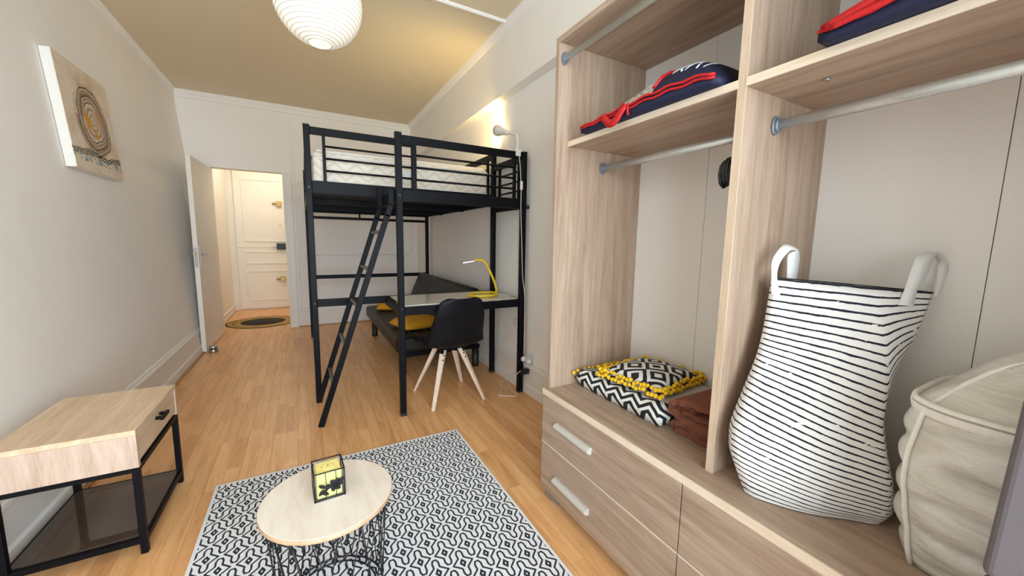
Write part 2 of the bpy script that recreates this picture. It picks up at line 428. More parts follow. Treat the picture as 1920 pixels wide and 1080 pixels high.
    def build(s, name, mat, parent=None, bevel=0.0, local=False, subsurf=0, solid=0.0, merge=False, seg=2, loc=None):
        me = bpy.data.meshes.new(name)
        off = Vector((0, 0, 0))
        if parent is not None and not local: off = WL[parent.name]
        if loc is not None: off = Vector(loc)
        me.from_pydata([(v[0]-off.x, v[1]-off.y, v[2]-off.z) for v in s.v], [], s.f)
        me.update()
        for p, sm in zip(me.polygons, s.sm): p.use_smooth = sm
        if merge or bevel:
            bm = bmesh.new(); bm.from_mesh(me)
            if merge:
                bmesh.ops.remove_doubles(bm, verts=bm.verts, dist=1e-4)
                bmesh.ops.recalc_face_normals(bm, faces=bm.faces)
            if bevel:
                bmesh.ops.recalc_face_normals(bm, faces=bm.faces)
                es = [e for e in bm.edges if len(e.link_faces) == 2 and e.calc_face_angle(0) > 0.6]
                bmesh.ops.bevel(bm, geom=es, offset=bevel, segments=seg, profile=0.5, affect='EDGES', clamp_overlap=True)
            bm.to_mesh(me); bm.free()
        me.materials.append(M[mat] if isinstance(mat, str) else mat)
        o = bpy.data.objects.new(name, me); C.objects.link(o)
        if parent is not None: o.parent = parent; WL[o.name] = off.copy()
        else:
            WL[o.name] = off.copy()
            if loc is not None: o.location = loc
        if solid:
            md = o.modifiers.new('solid', 'SOLIDIFY'); md.thickness = solid; md.offset = 0
        if subsurf:
            md = o.modifiers.new('sub', 'SUBSURF'); md.levels = subsurf; md.render_levels = subsurf
        return o
def thing(name, label, cat, loc=(0, 0, 0), rotz=0.0, group=None):
    o = bpy.data.objects.new(name, None); C.objects.link(o); o.empty_display_size = 0.1
    o.location = loc; o.rotation_euler = (0, 0, rotz); o['label'] = label; o['category'] = cat
    if group: o['group'] = group
    WL[o.name] = Vector(loc)
    return o
def tag(o, label, cat, group=None):
    o['label'] = label; o['category'] = cat
    if group: o['group'] = group
    return o
def struct(o): o['kind'] = 'structure'; return o
def smooth_path(pts, n=8):
    """Catmull-Rom through pts"""
    P = [Vector(p) for p in pts]; out = []
    for i in range(len(P)-1):
        p0 = P[max(i-1, 0)]; p1 = P[i]; p2 = P[i+1]; p3 = P[min(i+2, len(P)-1)]
        for k in range(n):
            t = k/n
            out.append(0.5*((2*p1)+(-p0+p2)*t+(2*p0-5*p1+4*p2-p3)*t*t+(-p0+3*p1-3*p2+p3)*t**3))
    out.append(P[-1]); return out

# ------------------------------------------------------------------ the room
CEIL = 2.88; YB = 5.86; YF = -1.2; XR = 1.54
LEAN = 0.23/2.88
def lx(z): return -1.0 - LEAN*z                     # old left wall leans a little outwards
ZP = 0.004
o = struct(B().box(-1.3, XR+0.1, YF-0.1, 7.75, -0.12, 0.0).build('floor', 'subfloor'))
floor = o
# laminate strips: each its own board, 3 mm proud of the joints
SW = 0.0655; boards = []
y_end = YB+0.14
x = -1.0; col = 0
while x < XR-0.02:
    x1 = min(x+SW, XR-0.02)
    y = -0.2-rnd.random()*0.5
    while y < 7.6:
        L = rnd.choice((0.36, 0.42, 0.5, 0.5, 0.58, 0.64)); y1 = min(y+L, 7.6)
        boards.append((x, x1, y, y1)); y = y1
    x = x1; col += 1
def board_vis(b):
    cx = (b[0]+b[1])/2; cy = (b[2]+b[3])/2
    if cx > 0.98 and b[3] < 1.45: return False               # under the wardrobe
    if -0.40 < cx < 0.78 and b[3] < 2.15: return False       # under the rug
    ang = math.degrees(math.atan2(cx, b[3]+0.05)); 
    if ang < YAW*57.3-56: return False
    if cy < 1.2: return False
    if cy > YB+0.1 and (cx > 0.0): return False
    return True
vis = [b for b in boards if board_vis(b)]
vis.sort(key=lambda b: (b[0]+b[1])**2/4+((b[2]+b[3])/2)**2)
near, far = vis[:300], vis[300:]
hid = [b for b in boards if not board_vis(b)]
for b in near:
    g = 0.0004
    cx, cy = (b[0]+b[1])/2, (b[2]+b[3])/2
    q = B().box(b[0]+g, b[1]-g, b[2]+g, b[3]-g, 0.0002, ZP).build('plank', 'plank', floor, loc=(cx, cy, 0))
    q.location = (cx, cy, 0)
far_plank_mats = [m_wood('laminate_far', LAM, (22, 1.9, 22), 0.33, 5.0, 0.0, 0.03)]
fb = B()
for b in far+hid:
    fb.box(b[0]+0.0007, b[1]-0.0007, b[2]+0.0007, b[3]-0.0007, 0.0002, ZP)
q = fb.build('plank_field', 'plank_far', floor); q['kind'] = 'stuff'

struct(B().box(-1.4, XR+0.1, YF-0.1, YB+0.14, CEIL, CEIL+0.1).build('ceiling', 'ceil'))
# left wall (sheared slab), rear wall with window, right wall with soffit, back wall with doorway
def slab_left(x_off0, x_off1, y0, y1, z0, z1):
    vs = []
    for z in (z0, z1):
        for yy in (y0, y1):
            for xo in (x_off0, x_off1): vs.append((lx(z)+xo, yy, z))
    return B().add(vs, [(0, 2, 3, 1), (4, 5, 7, 6), (0, 1, 5, 4), (2, 6, 7, 3), (0, 4, 6, 2), (1, 3, 7, 5)])
struct(slab_left(-0.12, 0.0, YF-0.1, YB, 0.0, CEIL).build('wall_left', 'wall'))
struct(B().box(XR, XR+0.12, YF-0.1, YB+0.14, 0, CEIL).build('wall_right', 'wall'))
struct(B().box(1.455, XR+0.001, YF-0.1, YB, 2.385, CEIL).build('trim_1', 'wall'))       # boxed beam
DX0, DX1, DZ = -0.95, -0.205, 2.045
bw = B().box(DX1, XR, YB, YB+0.14, 0, CEIL).box(-1.36, DX0, YB, YB+0.14, 0, CEIL).box(DX0, DX1, YB, YB+0.14, DZ, CEIL)
struct(bw.build('wall_back', 'wall_back'))
wx0, wx1, wz0, wz1 = -0.92, 1.34, 0.22, 2.58
fw = B().box(-1.36, wx0, YF-0.1, YF, 0, CEIL).box(wx1, XR, YF-0.1, YF, 0, CEIL).box(wx0, wx1, YF-0.1, YF, 0, wz0).box(wx0, wx1, YF-0.1, YF, wz1, CEIL)
struct(fw.build('wall_front', 'wall'))
wn = struct(B().box(wx0, wx0+0.06, YF-0.08, YF-0.02, wz0, wz1).box(wx1-0.06, wx1, YF-0.08, YF-0.02, wz0, wz1).box(wx0+0.06, wx1-0.06, YF-0.08, YF-0.02, wz0, wz0+0.06)
            .box(wx0+0.06, wx1-0.06, YF-0.08, YF-0.02, wz1-0.06, wz1).box(0.12, 0.18, YF-0.08, YF-0.02, wz0+0.06, wz1-0.06).build('window_1', 'trimw'))
for a, b2 in ((wx0+0.06, 0.12), (0.18, wx1-0.06)):
    B().box(a, b2, YF-0.053, YF-0.047, wz0+0.06, wz1-0.06).build('pane', 'glass', wn)
# cornices and ceiling mouldings
def cornice_left():
    b = B()
    poly = [(0, 0), (0.030, 0), (0.028, -0.010), (0.016, -0.024), (0.010, -0.045), (0.0, -0.05)]
    return b.prism(poly, lambda a, c: (lx(CEIL+c)+a, YF, CEIL+c), lambda a, c: (lx(CEIL+c)+a, YB, CEIL+c))
struct(cornice_left().build('trim_2', 'wall'))
struct(B().prism([(0, 0), (0, -0.085), (0.012, -0.08), (0.016, -0.05), (0.03, -0.03), (0.045, 0)],
                 lambda a, c: (-1.22, YB-a, CEIL+c), lambda a, c: (1.455, YB-a, CEIL+c)).build('trim_3', 'wall_back'))
struct(B().prism([(0, 0), (0, -0.05), (0.012, -0.045), (0.03, -0.02), (0.04, 0)],
                 lambda a, c: (1.455-a, YF, CEIL+c), lambda a, c: (1.455-a, YB, CEIL+c)).build('trim_4', 'wall'))
struct(B().box(-1.22, 1.42, 2.745, 2.785, CEIL-0.008, CEIL+0.002).box(-1.22, 1.42, 2.755, 2.768, CEIL-0.014, CEIL-0.007).build('trim_5', 'wall'))
# back wall panel strips and door casing
struct(B().box(-0.105, -0.085, YB-0.012, YB, 0.26, 2.79).build('trim_6', 'wall_back', bevel=0.003))
struct(B().box(DX1, DX1+0.10, YB-0.03, YB, 0, DZ+0.0).box(DX1+0.012, DX1+0.03, YB-0.036, YB-0.029, 0, DZ).build('trim_7', 'trimw', bevel=0.003))
struct(B().box(DX1+0.118, DX1+0.14, YB-0.015, YB, 0.26, 2.79).build('trim_8', 'wall_back', bevel=0.003))
struct(B().tube(smooth_path([(0.02, YB-0.012, 0.985), (0.6, YB-0.012, 0.99), (1.33, YB-0.012, 1.0), (1.42, YB-0.012, 1.02), (1.455, YB-0.012, 1.10), (1.46, YB-0.012, 1.3), (1.46, YB-0.012, 1.70), (1.46, YB-0.012, 2.3)], 6), 0.011, 8).build('trim_9', 'wall_back'))
# baseboards
bbp = [(0, 0), (0.026, 0), (0.026, 0.075), (0.018, 0.088), (0.018, 0.215), (0.024, 0.222), (0.022, 0.236), (0.012, 0.246), (0.008, 0.258), (0, 0.262)]
struct(B().prism(bbp, lambda a, c: (lx(c)+a, YF, c), lambda a, c: (lx(c)+a, YB, c)).build('baseboard_left', 'trimw'))
struct(B().prism([(0.0, 0), (0.016, 0), (0.014, 0.010), (0.006, 0.016), (0, 0.017)], lambda a, c: (lx(0)+0.026+a, YF, c+ZP), lambda a, c: (lx(0)+0.026+a, YB, c+ZP)).build('trim_10', 'quad'))
struct(B().prism(bbp, lambda a, c: (XR-a, 1.46, c), lambda a, c: (XR-a, YB, c)).build('baseboard_right', 'trimw'))
struct(B().prism(bbp, lambda a, c: (DX1+0.101, YB-a, c), lambda a, c: (XR, YB-a, c)).build('baseboard_back', 'trimw'))
struct(B().prism([(0.0, 0), (0.014, 0), (0.012, 0.010), (0.004, 0.014), (0, 0.014)], lambda a, c: (DX1+0.101, YB-0.026-a, c+ZP), lambda a, c: (XR-0.03, YB-0.026-a, c+ZP)).build('trim_11', 'quad'))
# open door leaf against the left wall
dr = bpy.data.objects.new('door_1', None); C.objects.link(dr); dr['kind'] = 'structure'; WL['door_1'] = Vector((-0.945, 5.79, 0.0)); dr.location = WL['door_1']
DM = Matrix.Translation((-0.945, 5.80, 0)) @ Matrix.Rotation(math.radians(-1.2), 4, 'Z')
B().box(-0.02, 0.02, -0.89, 0.0, 0.012, 2.01, DM).build('leaf', 'door', dr, bevel=0.002)
def hand(side):
    b = B(); x0 = 0.02*side; e = x0+0.008*side
    b.box(min(x0, e), max(x0, e), -0.835, -0.80, 0.87, 1.12, DM)
    pl = b.build('handle_plate', 'steel', dr, bevel=0.002)
    pts = [DM @ Vector((x0, -0.818, 1.03)), DM @ Vector((x0+0.045*side, -0.818, 1.03)), DM @ Vector((x0+0.05*side, -0.80, 1.03)), DM @ Vector((x0+0.05*side, -0.69, 1.028))]
    B().tube(smooth_path(pts, 5), 0.009, 8).build('lever', 'steel', pl)
hand(1); hand(-1)
B().box(-0.011, 0.011, -0.8925, -0.8895, 0.90, 1.10, DM).build('lock_plate', 'steel', dr)
B().box(-0.006, 0.006, -0.898, -0.8925, 1.02, 1.05, DM).build('latch', 'brass', dr)
# hallway behind the doorway
HY = 7.6
struct(B().box(-1.17, -1.05, YB+0.14, HY+0.1, 0, 2.6).build('wall_hall_left', 'hall'))
struct(B().box(0.6, 0.72, YB+0.14, HY+0.1, 0, 2.6).build('wall_hall_right', 'hall'))
struct(B().box(-1.05, 0.6, HY, HY+0.1, 0, 2.6).build('wall_hall_back', 'hall'))
struct(B().box(-1.17, 0.72, YB+0.14, HY+0.1, 2.6, 2.7).build('ceiling_hall', 'ceil'))
struct(B().prism(bbp, lambda a, c: (-1.05+a*0.7, YB+0.14, c*0.4), lambda a, c: (-1.05+a*0.7, HY, c*0.4)).build('baseboard_hall', 'trimw'))
hd = bpy.data.objects.new('door_2', None); C.objects.link(hd); hd['kind'] = 'structure'; hd.location = (-0.5, HY, 0); WL['door_2'] = Vector((-0.5, HY, 0))
B().box(-0.95, -0.08, HY-0.03, HY-0.001, 0.02, 2.27).build('leaf', 'hall', hd, bevel=0.002)
def frame_panel(x0, x1, z0, z1):
    b = B(); w = 0.022
    for (a, c, d, e) in ((x0, x1, z0, z0+w), (x0, x1, z1-w, z1), (x0, x0+w, z0+w, z1-w), (x1-w, x1, z0+w, z1-w)):
        b.box(a, c, HY-0.042, HY-0.029, d, e)
    p = b.build('panel_moulding', 'hall', hd, bevel=0.004)
frame_panel(-0.85, -0.20, 1.14, 2.15); frame_panel(-0.85, -0.20, 0.77, 0.98); frame_panel(-0.85, -0.20, 0.15, 0.66)
B().box(-0.95, -0.08, HY-0.038, HY-0.028, 1.045, 1.06).build('rail_bead', 'hall', hd)
for z, nm in ((1.77, 'rim_lock'), (0.505, 'rim_lock')):
    l = B().box(-0.375, -0.30, HY-0.07, HY-0.03, z-0.045, z+0.045).build(nm, 'brass', hd, bevel=0.006)
    B().tube([(-0.385, HY-0.05, z), (-0.43, HY-0.05, z)], 0.014, 8).build('knob', 'brass', l)
l = B().box(-0.40, -0.27, HY-0.08, HY-0.03, 1.01, 1.115).build('lock_case', 'black_pl', hd, bevel=0.006)
B().tube([(-0.40, HY-0.055, 1.06), (-0.47, HY-0.055, 1.055)], 0.011, 8).build('key', 'white_pl', l)
B().tube([(-0.335, HY-0.03, 1.42), (-0.335, HY-0.04, 1.42)], 0.014, 10).build('spy_hole', 'brass', hd)
t = thing('ceiling_lamp', 'round opal lamp on the hallway ceiling beyond the doorway', 'lamp', (-0.3, 6.8, 2.6))
B().lathe([(0.13, 0.0), (0.13, -0.02), (0.12, -0.02)], (-0.3, 6.8, 2.6), 24).build('base', 'white_pl', t)
B().lathe([(0.12, -0.02), (0.115, -0.05), (0.08, -0.08), (0.01, -0.09)], (-0.3, 6.8, 2.6), 24).build('shade', emit('hall_opal', (1.0, 0.92, 0.76, 1), 5.0), t)
l = bpy.data.lights.new('hall_lamp_light', 'POINT'); l.energy = 7.5; l.color = (1.0, 0.92, 0.76); l.shadow_soft_size = 0.1
o = bpy.data.objects.new('hall_lamp_light', l); C.objects.link(o); o.location = (-0.3, 6.8, 2.42)
o = B().lathe([(0.0, 0.0), (0.44, 0.0), (0.44, 0.006), (0.0, 0.008)], (0, 0, 0), 48, True, False)
o.v = [(v[0], v[1]*0.95, v[2]) for v in o.v]
o = o.build('oval_mat', 'oval'); o.location = (-0.56, 6.39, ZP)
tag(o, 'oval straw-coloured door mat with dark centre in the hallway', 'mat')
# door stop
t = thing('door_stop', 'small round steel door stop on the floor by the open door', 'door stop', (-0.885, 4.90, ZP))
B().lathe([(0.038, 0), (0.040, 0.004), (0.040, 0.03), (0.038, 0.033)], (-0.885, 4.90, ZP), 28).build('base', 'steel', t)
B().lathe([(0.034, 0.033), (0.034, 0.045)], (-0.885, 4.90, ZP), 28).build('rubber_ring', 'black_pl', t)
B().lathe([(0.038, 0.045), (0.039, 0.05), (0.039, 0.062), (0.034, 0.067)], (-0.885, 4.90, ZP), 28).build('cap', 'steel', t)

# ------------------------------------------------------------------ wardrobe
YL, YR = 1.415, -0.20            # ends
PZ = 0.54
wd = thing('wardrobe', 'tall open oak-look wardrobe with drawers along the right wall', 'wardrobe', (1.22, 0.6, 0))
XB = 1.49; XF = 0.975; XD = 1.04; T = 0.022
B().box(XF, XB, YL-T, YL, PZ+0.0, 2.068).build('side_panel', 'oak_v', wd, bevel=0.001)
B().box(XF, XB, YR, YR+T, PZ, 2.068).build('side_panel', 'oak_v', wd, bevel=0.001)
B().box(XF, XB, YR+T, YL-T, 2.045, 2.068).build('top_panel', 'oak_y', wd, bevel=0.001)
B().box(XD, XB, 0.628, 0.65, PZ, 2.045).build('divider', 'oak_v', wd, bevel=0.001)
B().box(XD-0.003, XD, 0.6275, 0.6505, PZ, 2.045).build('edge_band', 'oak_div', wd)
for a, b2 in ((0.65, YL-T), (YR+T, 0.628)):
    sh = B().box(XD, XB, a, b2, 1.633, 1.655).build('shelf', 'oak_y', wd, bevel=0.001)
    B().box(XD-0.004, XD, a, b2, 1.633, 1.655).build('edge_band', 'oak_edge', sh)
# plinth unit: top board, sides, drawer fronts
B().box(0.955, XB, YR, YL, PZ-0.024, PZ).build('plinth_top', 'oak_y', wd, bevel=0.001)
B().box(0.951, 0.955, YR, YL, PZ-0.024, PZ-0.001).build('edge_band', 'oak_edge', wd)
B().box(0.975, XB, YL-T, YL, 0.05, PZ-0.024).build('plinth_side', 'oak_v', wd)
B().box(0.975, XB, YR, YR+T, 0.05, PZ-0.024).build('plinth_side', 'oak_v', wd)
B().box(0.975, XB, YR+T, YL-T, 0.05, 0.072).build('plinth_base', 'oak_y', wd)
B().box(XB-0.006, XB, YR, YL, 0.072, PZ-0.024).build('plinth_back', 'back_panel', wd)
YS = 0.665
for (a, b2) in ((YS+0.002, YL), (YR, YS-0.002)):
    for (z0, z1) in ((0.05, 0.280), (0.287, PZ-0.028)):
        dw = B().box(0.955, 0.975, a, b2, z0, z1).build('drawer_front', 'oak_y', wd, bevel=0.001)
        B().box(0.9535, 0.970, a, b2, z1-0.001, z1+0.004).build('edge_band', 'oak_edge', dw)
        hy = b2-0.235 if a > 0.5 else a+0.235; hz = (0.405 if z0 > 0.2 else 0.145)
        h = B()
        h.prism([(0, -0.014), (-0.012, -0.014), (-0.024, -0.004), (-0.024, 0.006), (-0.012, 0.014), (0, 0.014)],
                lambda p, q: (0.955+p, hy-0.115, hz+q), lambda p, q: (0.955+p, hy+0.115, hz+q))
        h.build('handle', 'handle_m', dw)
for yy in (YL-0.06, YR+0.06, 0.62):
    B().box(0.975, 1.035, yy-0.05, yy+0.05, ZP, 0.05).build('foot', 'grey_foot', wd, bevel=0.003)
    B().box(1.38, 1.44, yy-0.05, yy+0.05, ZP, 0.05).build('foot', 'grey_foot', wd, bevel=0.003)
# back panels with their seams
for a, b2 in ((1.03, YL-T), (0.65, 1.028), (0.253, 0.628), (YR+T, 0.251)):
    B().box(XB-0.004, XB, a, b2, PZ, 1.633).build('back_panel', 'back_panel', wd)
    B().box(XB-0.004, XB, a, b2, 1.655, 2.045).build('back_panel', 'back_panel', wd)
B().tube([(1.10, 0.628, PZ+0.05), (1.10, 0.624, PZ+0.05)], 0.006, 10).build('screw_cap', 'steel', wd)
B().tube([(1.16, 0.50, 1.633), (1.16, 0.50, 1.628)], 0.007, 10).build('screw_cap', 'steel', wd)
def rail(x, z, y0, y1):
    r = B().tube([(x, y0, z), (x, y1, z)], 0.015, 16, flat=(1.0, 0.55)).build('hanging_rail', 'rodm', wd)
    for yy, s in ((y0, 1), (y1, -1)):
        b = B()
        b.tube([(x, yy, z), (x, yy+0.008*s, z)], 0.026, 16, flat=(1.0, 0.62))
        b.tube([(x, yy+0.007*s, z), (x, yy+0.016*s, z)], 0.019, 16, flat=(1.0, 0.66))
        b.build('bracket', 'bracket', r)
rail(1.0, 1.985, YR+T, YL-T); rail(1.235, 1.56, 0.65, YL-T); rail(1.185, 1.555, YR+T, 0.628)

# hangers bunched on the left rail
hy0 = 0.66
def hanger_tmpl(i):
    yy = hy0+i*0.0095
    dz = 0.02-0.006*abs(i-1.5)
    t = thing('clothes_hanger', ('black hanger closest to the wardrobe divider on the left rail', 'second black hanger from the wardrobe divider on the left rail', 'third black hanger from the wardrobe divider on the left rail', 'outermost black hanger of the bunch, farthest from the wardrobe divider')[i], 'hanger', (1.235, yy, 1.42+dz), 0, 'black hangers on the left rail')
    out = []
    for s in (1, -1):
        half = [(0.0, 0.075), (0.06, 0.062), (0.13, 0.03), (0.17, 0.016), (0.185, 0.0), (0.19, -0.025), (0.183, -0.05), (0.165, -0.062), (0.14, -0.05), (0.10, -0.012), (0.05, 0.02), (0.0, 0.032)]
        out = half if s == 1 else out + [(-a, c) for a, c in half[::-1][1:-1]]
    b = B(); b.prism(out, lambda a, c: (1.235+a, yy-0.004, 1.43+c+dz), lambda a, c: (1.235+a, yy+0.004, 1.43+c+dz))
    b.build('body', 'hanger', t, bevel=0.0015)
    pts = [(1.235, yy, 1.50+dz), (1.235, yy, 1.535+dz)]
    for k in range(9):
        a = PI*1.25*k/8 - PI*0.25
        pts.append((1.235+0.0185*math.cos(a)*1.0, yy, 1.562+0.0195*math.sin(a)))
    B().tube(smooth_path(pts, 3), 0.0016, 6).build('hook', 'steel', t)
for i in range(4): hanger_tmpl(i)

# ------------------------------------------------------------------ loft bed with landing and desk
BX0, BX1, BY0, BY1 = 0.05, 1.485, 3.065, 5.14
bed = thing('loft_bed', 'black metal loft bed with guard rails, ladder landing and posts', 'loft bed', (0.77, 3.9, ZP))
PW = 0.04
def post(x, y, z1, w=PW):
    p = B().box(x-w/2, x+w/2, y-w/2, y+w/2, ZP+0.008, z1).build('post', 'black', bed, bevel=0.004)
    B().box(x-w/2-0.001, x+w/2+0.001, y-w/2-0.001, y+w/2+0.001, ZP, ZP+0.02).build('foot_cap', 'black_pl', p, bevel=0.002)
    B().box(x-w/2-0.001, x+w/2+0.001, y-w/2-0.001, y+w/2+0.001, z1, z1+0.008).build('post_cap', 'black_pl', p, bevel=0.002)
    return p
LX, LY = 0.555, 2.545
post(BX0, BY0, 1.985); post(BX1, BY0, 1.975); post(BX0, BY1, 1.985); post(BX1, BY1, 1.985)
pB = post(LX, LY, 1.885); pC = post(BX1, LY, 1.875)
def rail_bar(name, a, b2, w, h, par=None): return B().bar(a, b2, w, h).build(name, 'black', par or bed, bevel=0.002)
hp = PW/2
# bed frame rails (z 1.515..1.615)
for y in (BY0, BY1): rail_bar('frame_rail', (BX0+hp, y, 1.575 if y == BY0 else 1.56), (BX1-hp, y, 1.575 if y == BY0 else 1.56), 0.026, 0.085)
for x in (BX0, BX1): rail_bar('frame_rail', (x, BY0+hp, 1.565), (x, BY1-hp, 1.565), 0.026, 0.085)
for y in (3.75, 4.45): rail_bar('cross_beam', (BX0+0.013, y, 1.535), (BX1-0.013, y, 1.535), 0.03, 0.05)
for k in range(14):
    y = BY0+0.09+k*0.146
    B().box(BX0+0.015, BX1-0.015, y, y+0.062, 1.597, 1.607).build('slat', 'black', bed)
# back end: lower rail, short upright, low brace
rail_bar('brace', (BX0+hp, BY1, 1.46), (BX1-hp, BY1, 1.46), 0.025, 0.032)
B().box(0.62, 0.64, BY1-0.008, BY1+0.008, 1.476, 1.518).build('upright', 'black', bed)
rail_bar('brace', (BX0+hp, BY1, 0.745), (BX1-hp, BY1, 0.745), 0.025, 0.045)
rail_bar('brace', (BX0+hp, BY0, 0.745), (BX1-hp, BY0, 0.745), 0.025, 0.055)
# guard rails
def guard(a, b2, ztop, zbot, nb, th=0.05, ends=(0.1, 0.0), up_to=None):
    """guard between points a and b2 (xy): top rail, uprights, thin bars"""
    a = Vector((a[0], a[1], 0)); b2 = Vector((b2[0], b2[1], 0)); d = (b2-a).normalized(); L = (b2-a).length
    g = B().bar(a+Vector((0, 0, ztop)), b2+Vector((0, 0, ztop)), 0.025, th).build('guard_rail', 'black', bed, bevel=0.002)
    p0 = a+d*ends[0]; p1 = b2-d*ends[1]
    for p in (p0, p1):
        B().bar(p+Vector((0, 0, zbot)), p+Vector((0, 0, ztop-th/2)), 0.02, 0.02, up=d).build('upright', 'black', g)
    for k in range(nb):
        z = zbot+(ztop-th/2-zbot)*(k+0.9)/(nb+0.75)
        B().tube([p0+Vector((0, 0, z)), p1+Vector((0, 0, z))], 0.0075, 8).build('bar', 'black', g)
    return g
guard((BX0+hp, BY0), (0.79, BY0), 1.955, 1.617, 3, 0.05, (0.085, 0.012))
guard((BX0, BY0+hp), (BX0, BY1-hp), 1.955, 1.607, 3, 0.05, (0.10, 0.10))
guard((BX1, BY0+hp), (BX1, BY1-hp), 1.945, 1.607, 3, 0.05, (0.10, 0.10))
guard((BX0+hp, BY1), (BX1-hp, BY1), 1.955, 1.602, 3, 0.05, (0.10, 0.10))
guard((LX+hp, LY), (BX1-hp, LY), 1.853, 1.538, 3, 0.05, (0.085, 0.06))
guard((BX1, LY+hp), (BX1, BY0-hp), 1.84, 1.538, 3, 0.05, (0.05, 0.10))
# landing
rail_bar('landing_rail', (LX+hp, LY, 1.50), (BX1-hp, LY, 1.50), 0.026, 0.075)
rail_bar('landing_rail', (BX1, LY+hp, 1.50), (BX1, BY0-hp, 1.50), 0.026, 0.075)
rail_bar('landing_rail', (LX, LY+hp, 1.50), (LX, BY0-0.014, 1.50), 0.026, 0.075)
for k in range(6):
    x = LX+0.05+k*0.147
    B().box(x, x+0.11, LY+0.014, BY0-0.014, 1.512, 1.524).build('landing_slat', 'black', bed)
B().tube([(BX1+hp, LY, 1.478), (BX1+hp+0.03, LY, 1.478)], 0.014, 10).build('wall_spacer', 'black_pl', bed)
for (px, pz) in ((LX, 1.50), (LX, 0.755), (BX0, 1.57), (BX0, 0.745)):
    yy = LY if px == LX else BY0
    B().tube([(px, yy-hp, pz), (px, yy-hp-0.004, pz)], 0.007, 8).build('bolt', 'black_pl', bed)
# desk frame (part of the bed structure) and desk board
rail_bar('desk_rail', (LX+hp, LY, 0.735), (BX1-hp, LY, 0.735), 0.025, 0.055)
rail_bar('desk_rail', (LX, LY+hp, 0.735), (LX, BY0-0.014, 0.735), 0.025, 0.055)
rail_bar('desk_rail', (BX1, LY+hp, 0.735), (BX1, BY0-0.02, 0.735), 0.025, 0.055)
dk = tag(B().box(LX+0.022, BX1-0.022, LY+0.02, BY0-0.02, 0.7635, 0.7715).build('glass_desk', 'desk_glass', bevel=0.002), 'pale frosted glass desk top set in the black frame under the landing', 'desk')
# ladder (bolted to the landing)
ld = thing('ladder', 'black bent metal ladder with five rungs hooked to the landing', 'ladder', (0.05, 2.82, ZP))
def lad_x(z): return 0.045+(0.50-0.045)*z/1.40
for y in (3.028, 2.615):
    pts = [(lad_x(0)+0.0, y, ZP), (lad_x(1.38), y, 1.38), (0.518, y, 1.45), (0.522, y, 1.60 if y > 3 else 1.545)]
    B().bar(pts[0], pts[1], 0.022, 0.036, up=(1, 0, 0)).bar((lad_x(1.37), y, 1.365), pts[2], 0.022, 0.036, up=(1, 0, 0)).bar((0.517, y, 1.44), pts[3], 0.022, 0.036, up=(1, 0, 0)).build('side_rail', 'black', ld, bevel=0.003)
for z in (0.258, 0.512, 0.768, 1.014, 1.265):
    B().tube([(lad_x(z), 3.017, z), (lad_x(z), 2.626, z)], 0.013, 10).build('rung', m_plain('rung_grey', (116, 112, 106), 0.5, 0.4) if 'rung_grey' not in bpy.data.materials else bpy.data.materials['rung_grey'], ld)
# mattress
mt = thing('mattress', 'quilted cream mattress on the loft bed platform', 'mattress', (0.77, 4.1, 1.612))
B().box(BX0+0.03, BX1-0.03, BY0+0.05, BY1-0.04, 1.608, 1.835).build('body', 'mattress', mt, bevel=0.03, seg=4)
def perim(z, inset=0.0, r=0.03):
    x0, x1, y0, y1 = BX0+0.03+inset, BX1-0.03-inset, BY0+0.05+inset, BY1-0.04-inset
    pts = []
    for cx, cy, a0 in ((x1-r, y1-r, 0), (x0+r, y1-r, 90), (x0+r, y0+r, 180), (x1-r, y0+r, 270)):
        for k in range(5):
            a = math.radians(a0+k*22.5); pts.append((cx+r*math.cos(a), cy+r*math.sin(a), z))
    return pts
for z in (1.805, 1.625): B().tube(perim(z, -0.002), 0.007, 8, True).build('piping', 'mattress_top', mt)
B().box(BX0+0.055, BX1-0.055, BY0+0.075, BY1-0.065, 1.83, 1.852).build('pillow_top', 'mattress_top', mt, bevel=0.01)
B().box(0.735, 0.785, BY0+0.047, BY0+0.0495, 1.69, 1.75).build('label', 'label_w', mt)

# clip-on reading lamp on the landing guard rail
rl = thing('clip_lamp', 'white clip-on reading lamp on the loft bed guard rail', 'lamp', (1.425, 2.545, 1.88))
B().box(1.40, 1.452, 2.527, 2.563, 1.8785, 1.895).box(1.405, 1.448, 2.527, 2.5315, 1.845, 1.88).box(1.405, 1.448, 2.5585, 2.563, 1.845, 1.88).build('clamp', 'white_pl', rl, bevel=0.003)
npts = smooth_path([(1.425, 2.545, 1.893), (1.43, 2.548, 1.95), (1.435, 2.575, 2.005), (1.44, 2.64, 2.03), (1.44, 2.72, 2.055)], 6)
B().tube(npts, 0.0085, 10).build('gooseneck', 'white_pl', rl)
h0 = Vector((1.44, 2.715, 2.053)); hdv = Vector((-0.03, 1.0, 0.34)).normalized()
hpts = [h0+hdv*s for s in (0.0, 0.02, 0.06, 0.11, 0.15, 0.19)]
B().tube(hpts, [0.013, 0.018, 0.022, 0.03, 0.04, 0.045], 20).build('head', 'white_pl', rl)
B().tube([hpts[-1]+hdv*0.0005, hpts[-1]+hdv*0.008], 0.036, 16).build('bulb', 'bulb', rl)
l = bpy.data.lights.new('clip_lamp_light', 'SPOT'); l.energy = 15; l.color = (1.0, 0.71, 0.27); l.spot_size = math.radians(152); l.spot_blend = 0.75; l.shadow_soft_size = 0.05
o = bpy.data.objects.new('clip_lamp_light', l); C.objects.link(o); o.location = hpts[-1]+hdv*0.02
o.rotation_euler = Vector((-0.22, 1.0, 0.32)).to_track_quat('-Z', 'Y').to_euler()
